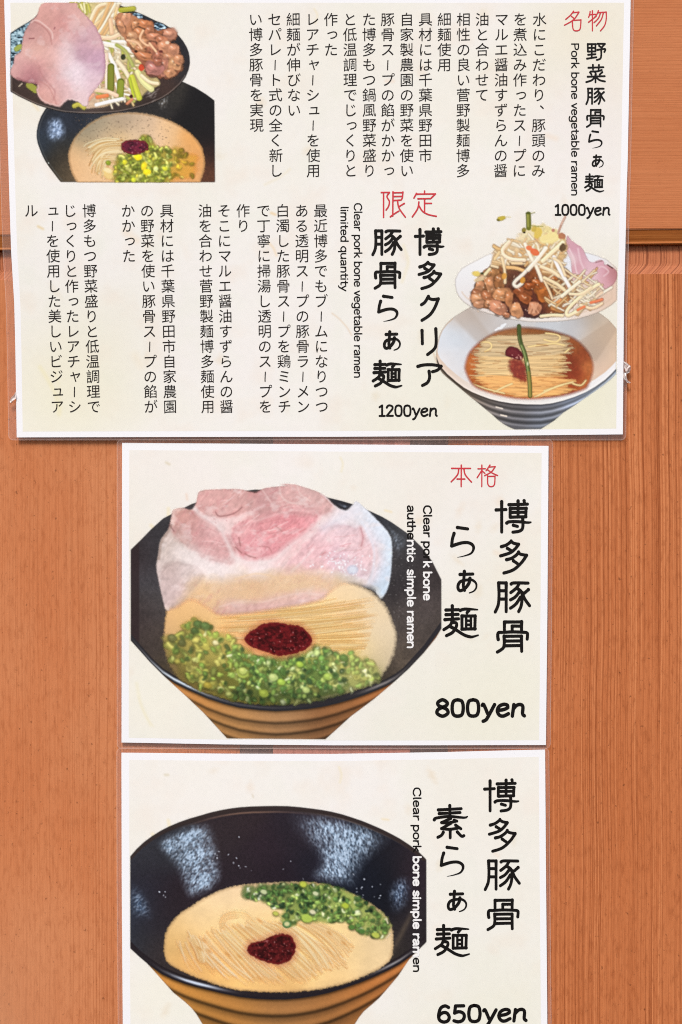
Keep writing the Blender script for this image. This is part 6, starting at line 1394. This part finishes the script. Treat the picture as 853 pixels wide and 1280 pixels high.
for text, x in (('水にこだわり、　豚頭のみ'.replace('、　', '、'), 674.0), ('を煮込み作ったスープに', 650), ('マルエ醤油すずらんの醤', 626.6), ('油と合わせて', 602.6), ('相性の良い菅野製麺博多', 579.2), ('細麺使用', 555.4), ('具材には千葉県野田市', 531.8), ('自家製農園の野菜を使い', 508.4), ('豚骨スープの餡がかかっ', 484.6), ('た博多もつ鍋風野菜盛り', 461.4), ('と低温調理でじっくりと', 437.6), ('作った', 413.8), ('レアチャーシューを使用', 390.8), ('細麺が伸びない', 367), ('セパレート式の全く新し', 343.8), ('い博多豚骨を実現', 320)):
    column(top, text, x, 26.2, 18.85, 15.6, TXT)
for text, x in (('最近博多でもブームになりつつ', 401), ('ある透明スープの豚骨ラーメン', 377.4), ('白濁した豚骨スープを鶏ミンチ', 353.8), ('で丁寧に掃湯し透明のスープを', 329.8), ('作り', 304.4), ('そこにマルエ醤油すずらんの醤', 280.7), ('油を合わせ菅野製麺博多麺使用', 257), ('具材には千葉県野田市自家農園', 209.2), ('の野菜を使い豚骨スープの餡が', 184.8), ('かかった', 161), ('博多もつ野菜盛りと低温調理で', 112.6), ('じっくりと作ったレアチャーシ', 88.6), ('ューを使用した美しいビジュア', 66.3), ('ル', 40.4)):
    column(top, text, x, 264.7, 18.77, 15.6, TXT)

# ------------------------------------------------------------------ menu 2: pork slice ramen
mid = Sheet(sheet_root(420, 930, 0.003, 'middle menu sheet priced 800yen, its bowl topped with a large pink pork slice'), depth_mid)
L2 = lin_fn([(540, 153.2), (760, 152.8), (940, 152.4)]); R2_ = lin_fn([(540, 685.8), (760, 684.2), (940, 682.3)])
T2 = lin_fn([(150, 553.6), (420, 555.6), (690, 557.4)]); B2 = lin_fn([(150, 927.8), (280, 930), (420, 931), (690, 931)])
mid.lean = lambda y, x: 0 * x + (R2_(y) - 684.2) * np.clip((x - 150) / 530, 0, 1)
film(mid, (146.5, 548.8, 690, 935.8), (156, 558.5, 681.5, 926.2), -1.5)
rect_sheet('paper', mid, 150, 550, 690, 935, 0, MAT_PAPER, 40, 30, (L2, R2_, T2, B2))
parchment(mid, 158, 558, 682, 932, (lambda y: L2(y) + 9, lambda y: R2_(y) - 8.6, lambda x: T2(x) + 9, lambda x: B2(x) - 6), 1, 13,
    [([(427, 566), (430, 574), (428, 584)], 2.6, (240, 228, 190), .7), ([(205, 574), (209, 576)], 3, (206, 190, 150), .6), ([(231, 615), (232, 622)], 3, (238, 204, 180), .6), ([(208, 634), (208, 642)], 4, (246, 226, 170), .6), ([(186, 656), (190, 660)], 4, (246, 226, 170), .6), ([(484, 634), (492, 636)], 2.6, (242, 216, 160), .6), ([(625, 688), (634, 692)], 6, (242, 220, 196), .6), ([(168, 862), (174, 890), (186, 916)], 4, (242, 234, 200), .6), ([(170, 880), (180, 905), (190, 918)], 2, (240, 230, 200), .5)],
    [(640, 880, 60, (242, 239, 222), .8), (600, 905, 60, (241, 238, 220), .7), (655, 720, 40, (240, 236, 220), .6), (230, 590, 60, (244, 236, 230), .6), (560, 590, 60, (242, 236, 230), .5), (190, 880, 40, (246, 242, 226), .7)])
draw_pork_ramen(mid, 2)
red(mid, [('本', (563, 580.6, 590.2, 609)), ('格', (595.6, 580.6, 622.8, 609))])
title(mid, [('博', (618.2, 623.8, 665.4, 667)), ('多', (623.6, 674, 660, 718)), ('豚', (617, 726.4, 663.8, 766.6)), ('骨', (619.6, 774.8, 661.2, 816.6))], 3.9)
title(mid, [('ら', (562.6, 657.2, 593.8, 698.4)), ('ぁ', (570.6, 712, 597.2, 742.8)), ('麺', (552.8, 755, 599.6, 797.6))], 3.9)
pen_vertical(mid, 'Clear pork bone', 528.8, 631, 750.6, 8.4, 1.9, TXT, [(9, MAT_BLACK, 1), (6, MAT_WHITE, 1.15)])
pen_vertical(mid, 'authentic  simple ramen', 508.6, 631, 810.4, 8.4, 1.9, TXT, [(5, MAT_BLACK, 1), (18, MAT_WHITE, 1.15)])
pen_price(mid, '800yen', 542.6, 658.4, 896.8, 14.6, 4.4, TXT)

# ------------------------------------------------------------------ menu 3: plain noodles
low = Sheet(sheet_root(420, 1315, 0.003, 'lowest menu sheet priced 650yen, its bowl of plain noodles without any pork'), depth_low)
L3 = lin_fn([(930, 152.2), (1100, 152.6), (1320, 154.2)]); R3 = lin_fn([(930, 681.4), (1100, 682.6), (1320, 684.6)])
T3 = lin_fn([(150, 940.6), (280, 941.6), (420, 941.8), (560, 939.6), (690, 936.6)]); B3 = lambda x: 1315 + 0 * np.asarray(x, float)
low.lean = lambda y, x: (L3(y) - 153) * (1 - np.clip((x - 150) / 530, 0, 1)) + (R3(y) - 683) * np.clip((x - 150) / 530, 0, 1)
film(low, (146.8, 934.2, 688.2, 1320), (156, 945, 679.5, 1311), -1.5)
rect_sheet('paper', low, 150, 936, 690, 1316, 0, MAT_PAPER, 40, 30, (L3, R3, T3, B3))
parchment(low, 158, 942, 682, 1312, (lambda y: L3(y) + 9.6, lambda y: R3(y) - 8, lambda x: T3(x) + 9, lambda x: 1307 + 0 * x), 1, 23,
    [([(427, 950), (430, 960), (428, 970)], 2.6, (240, 228, 190), .7), ([(204, 961), (208, 961)], 3, (206, 190, 150), .6), ([(316, 986), (317, 989)], 2, (206, 190, 160), .6), ([(208, 1020), (210, 1030)], 4, (246, 226, 170), .6), ([(188, 1038), (191, 1044)], 4, (246, 226, 170), .6), ([(482, 1018), (490, 1019)], 2.4, (242, 216, 160), .6), ([(625, 1064), (630, 1068)], 4, (242, 220, 196), .5)],
    [(640, 1260, 70, (240, 238, 220), .7), (600, 1000, 80, (243, 239, 230), .5), (190, 1250, 40, (246, 242, 226), .7), (230, 980, 60, (245, 240, 232), .6)])
draw_plain_ramen(low, 2)
title(low, [('博', (604, 972.6, 650, 1015)), ('多', (609.8, 1021.8, 645.8, 1065.2)), ('豚', (604.6, 1073.6, 651, 1113)), ('骨', (608, 1122.4, 649.4, 1163))], 3.7)
title(low, [('素', (541, 1004.4, 586, 1048.2)), ('ら', (549.8, 1056.4, 580.6, 1096.4)), ('ぁ', (558.6, 1111.4, 584.4, 1140.4)), ('麺', (542.2, 1154, 588.4, 1195.4))], 3.7)
pen_vertical(low, 'Clear pork bone simple ramen', 516.0, 983, 1214.4, 8.0, 1.8, TXT, [(11, MAT_BLACK, 1), (15, MAT_WHITE, 1.3), (2, MAT_BLACK, 1)])
pen_price(low, '650yen', 544.6, 660.4, 1278.6, 14.4, 4.2, TXT, 0.012)

# ------------------------------------------------------------------ crumpled scraps of clear tape at the edges of the top sheet
def tape(px, py, pts, label, seed):
    P0 = wall_point(px, py, 0.0042)
    root = None
    R = random.Random(seed)
    V = []; F = []
    n = len(pts)
    for i, (x, y, w) in enumerate(pts):
        for j in range(4):
            t = j / 3 - .5
            V.append(wall_point(x + w * t + R.uniform(-.5, .5), y + R.uniform(-.5, .5) + w * t * .2, 0.0036 + R.uniform(0, .0022)))
    for i in range(n - 1):
        for j in range(3): F.append((i * 4 + j, (i + 1) * 4 + j, (i + 1) * 4 + j + 1, i * 4 + j + 1))
    o = raw_mesh('tape_scrap', np.array(V) - P0, np.array(F).ravel(), np.full(len(F), 4), MAT_TAPE, None)
    o.location = P0
    sol = o.modifiers.new('thickness', 'SOLIDIFY'); sol.thickness = 0.0001
    o['label'] = label; o['category'] = 'tape'; o['group'] = 'scraps of clear tape beside the top menu sheet'
    return o
tape(783, 466, [(781, 453, 4), (784, 457, 7), (783.4, 461, 8), (784, 465, 6), (781, 467, 4), (780.6, 471, 4), (782, 475, 4), (785, 478, 5), (786, 479.5, 3)], 'crumpled clear tape scrap curling off the right edge of the widest menu sheet', 4)
tape(17, 499, [(20.6, 491, 1), (20, 495, 3), (18.5, 498, 5), (16.4, 500, 5), (14.8, 502, 3), (14.6, 504, 2)], 'small torn tape scrap at the left edge of the widest menu sheet', 9)
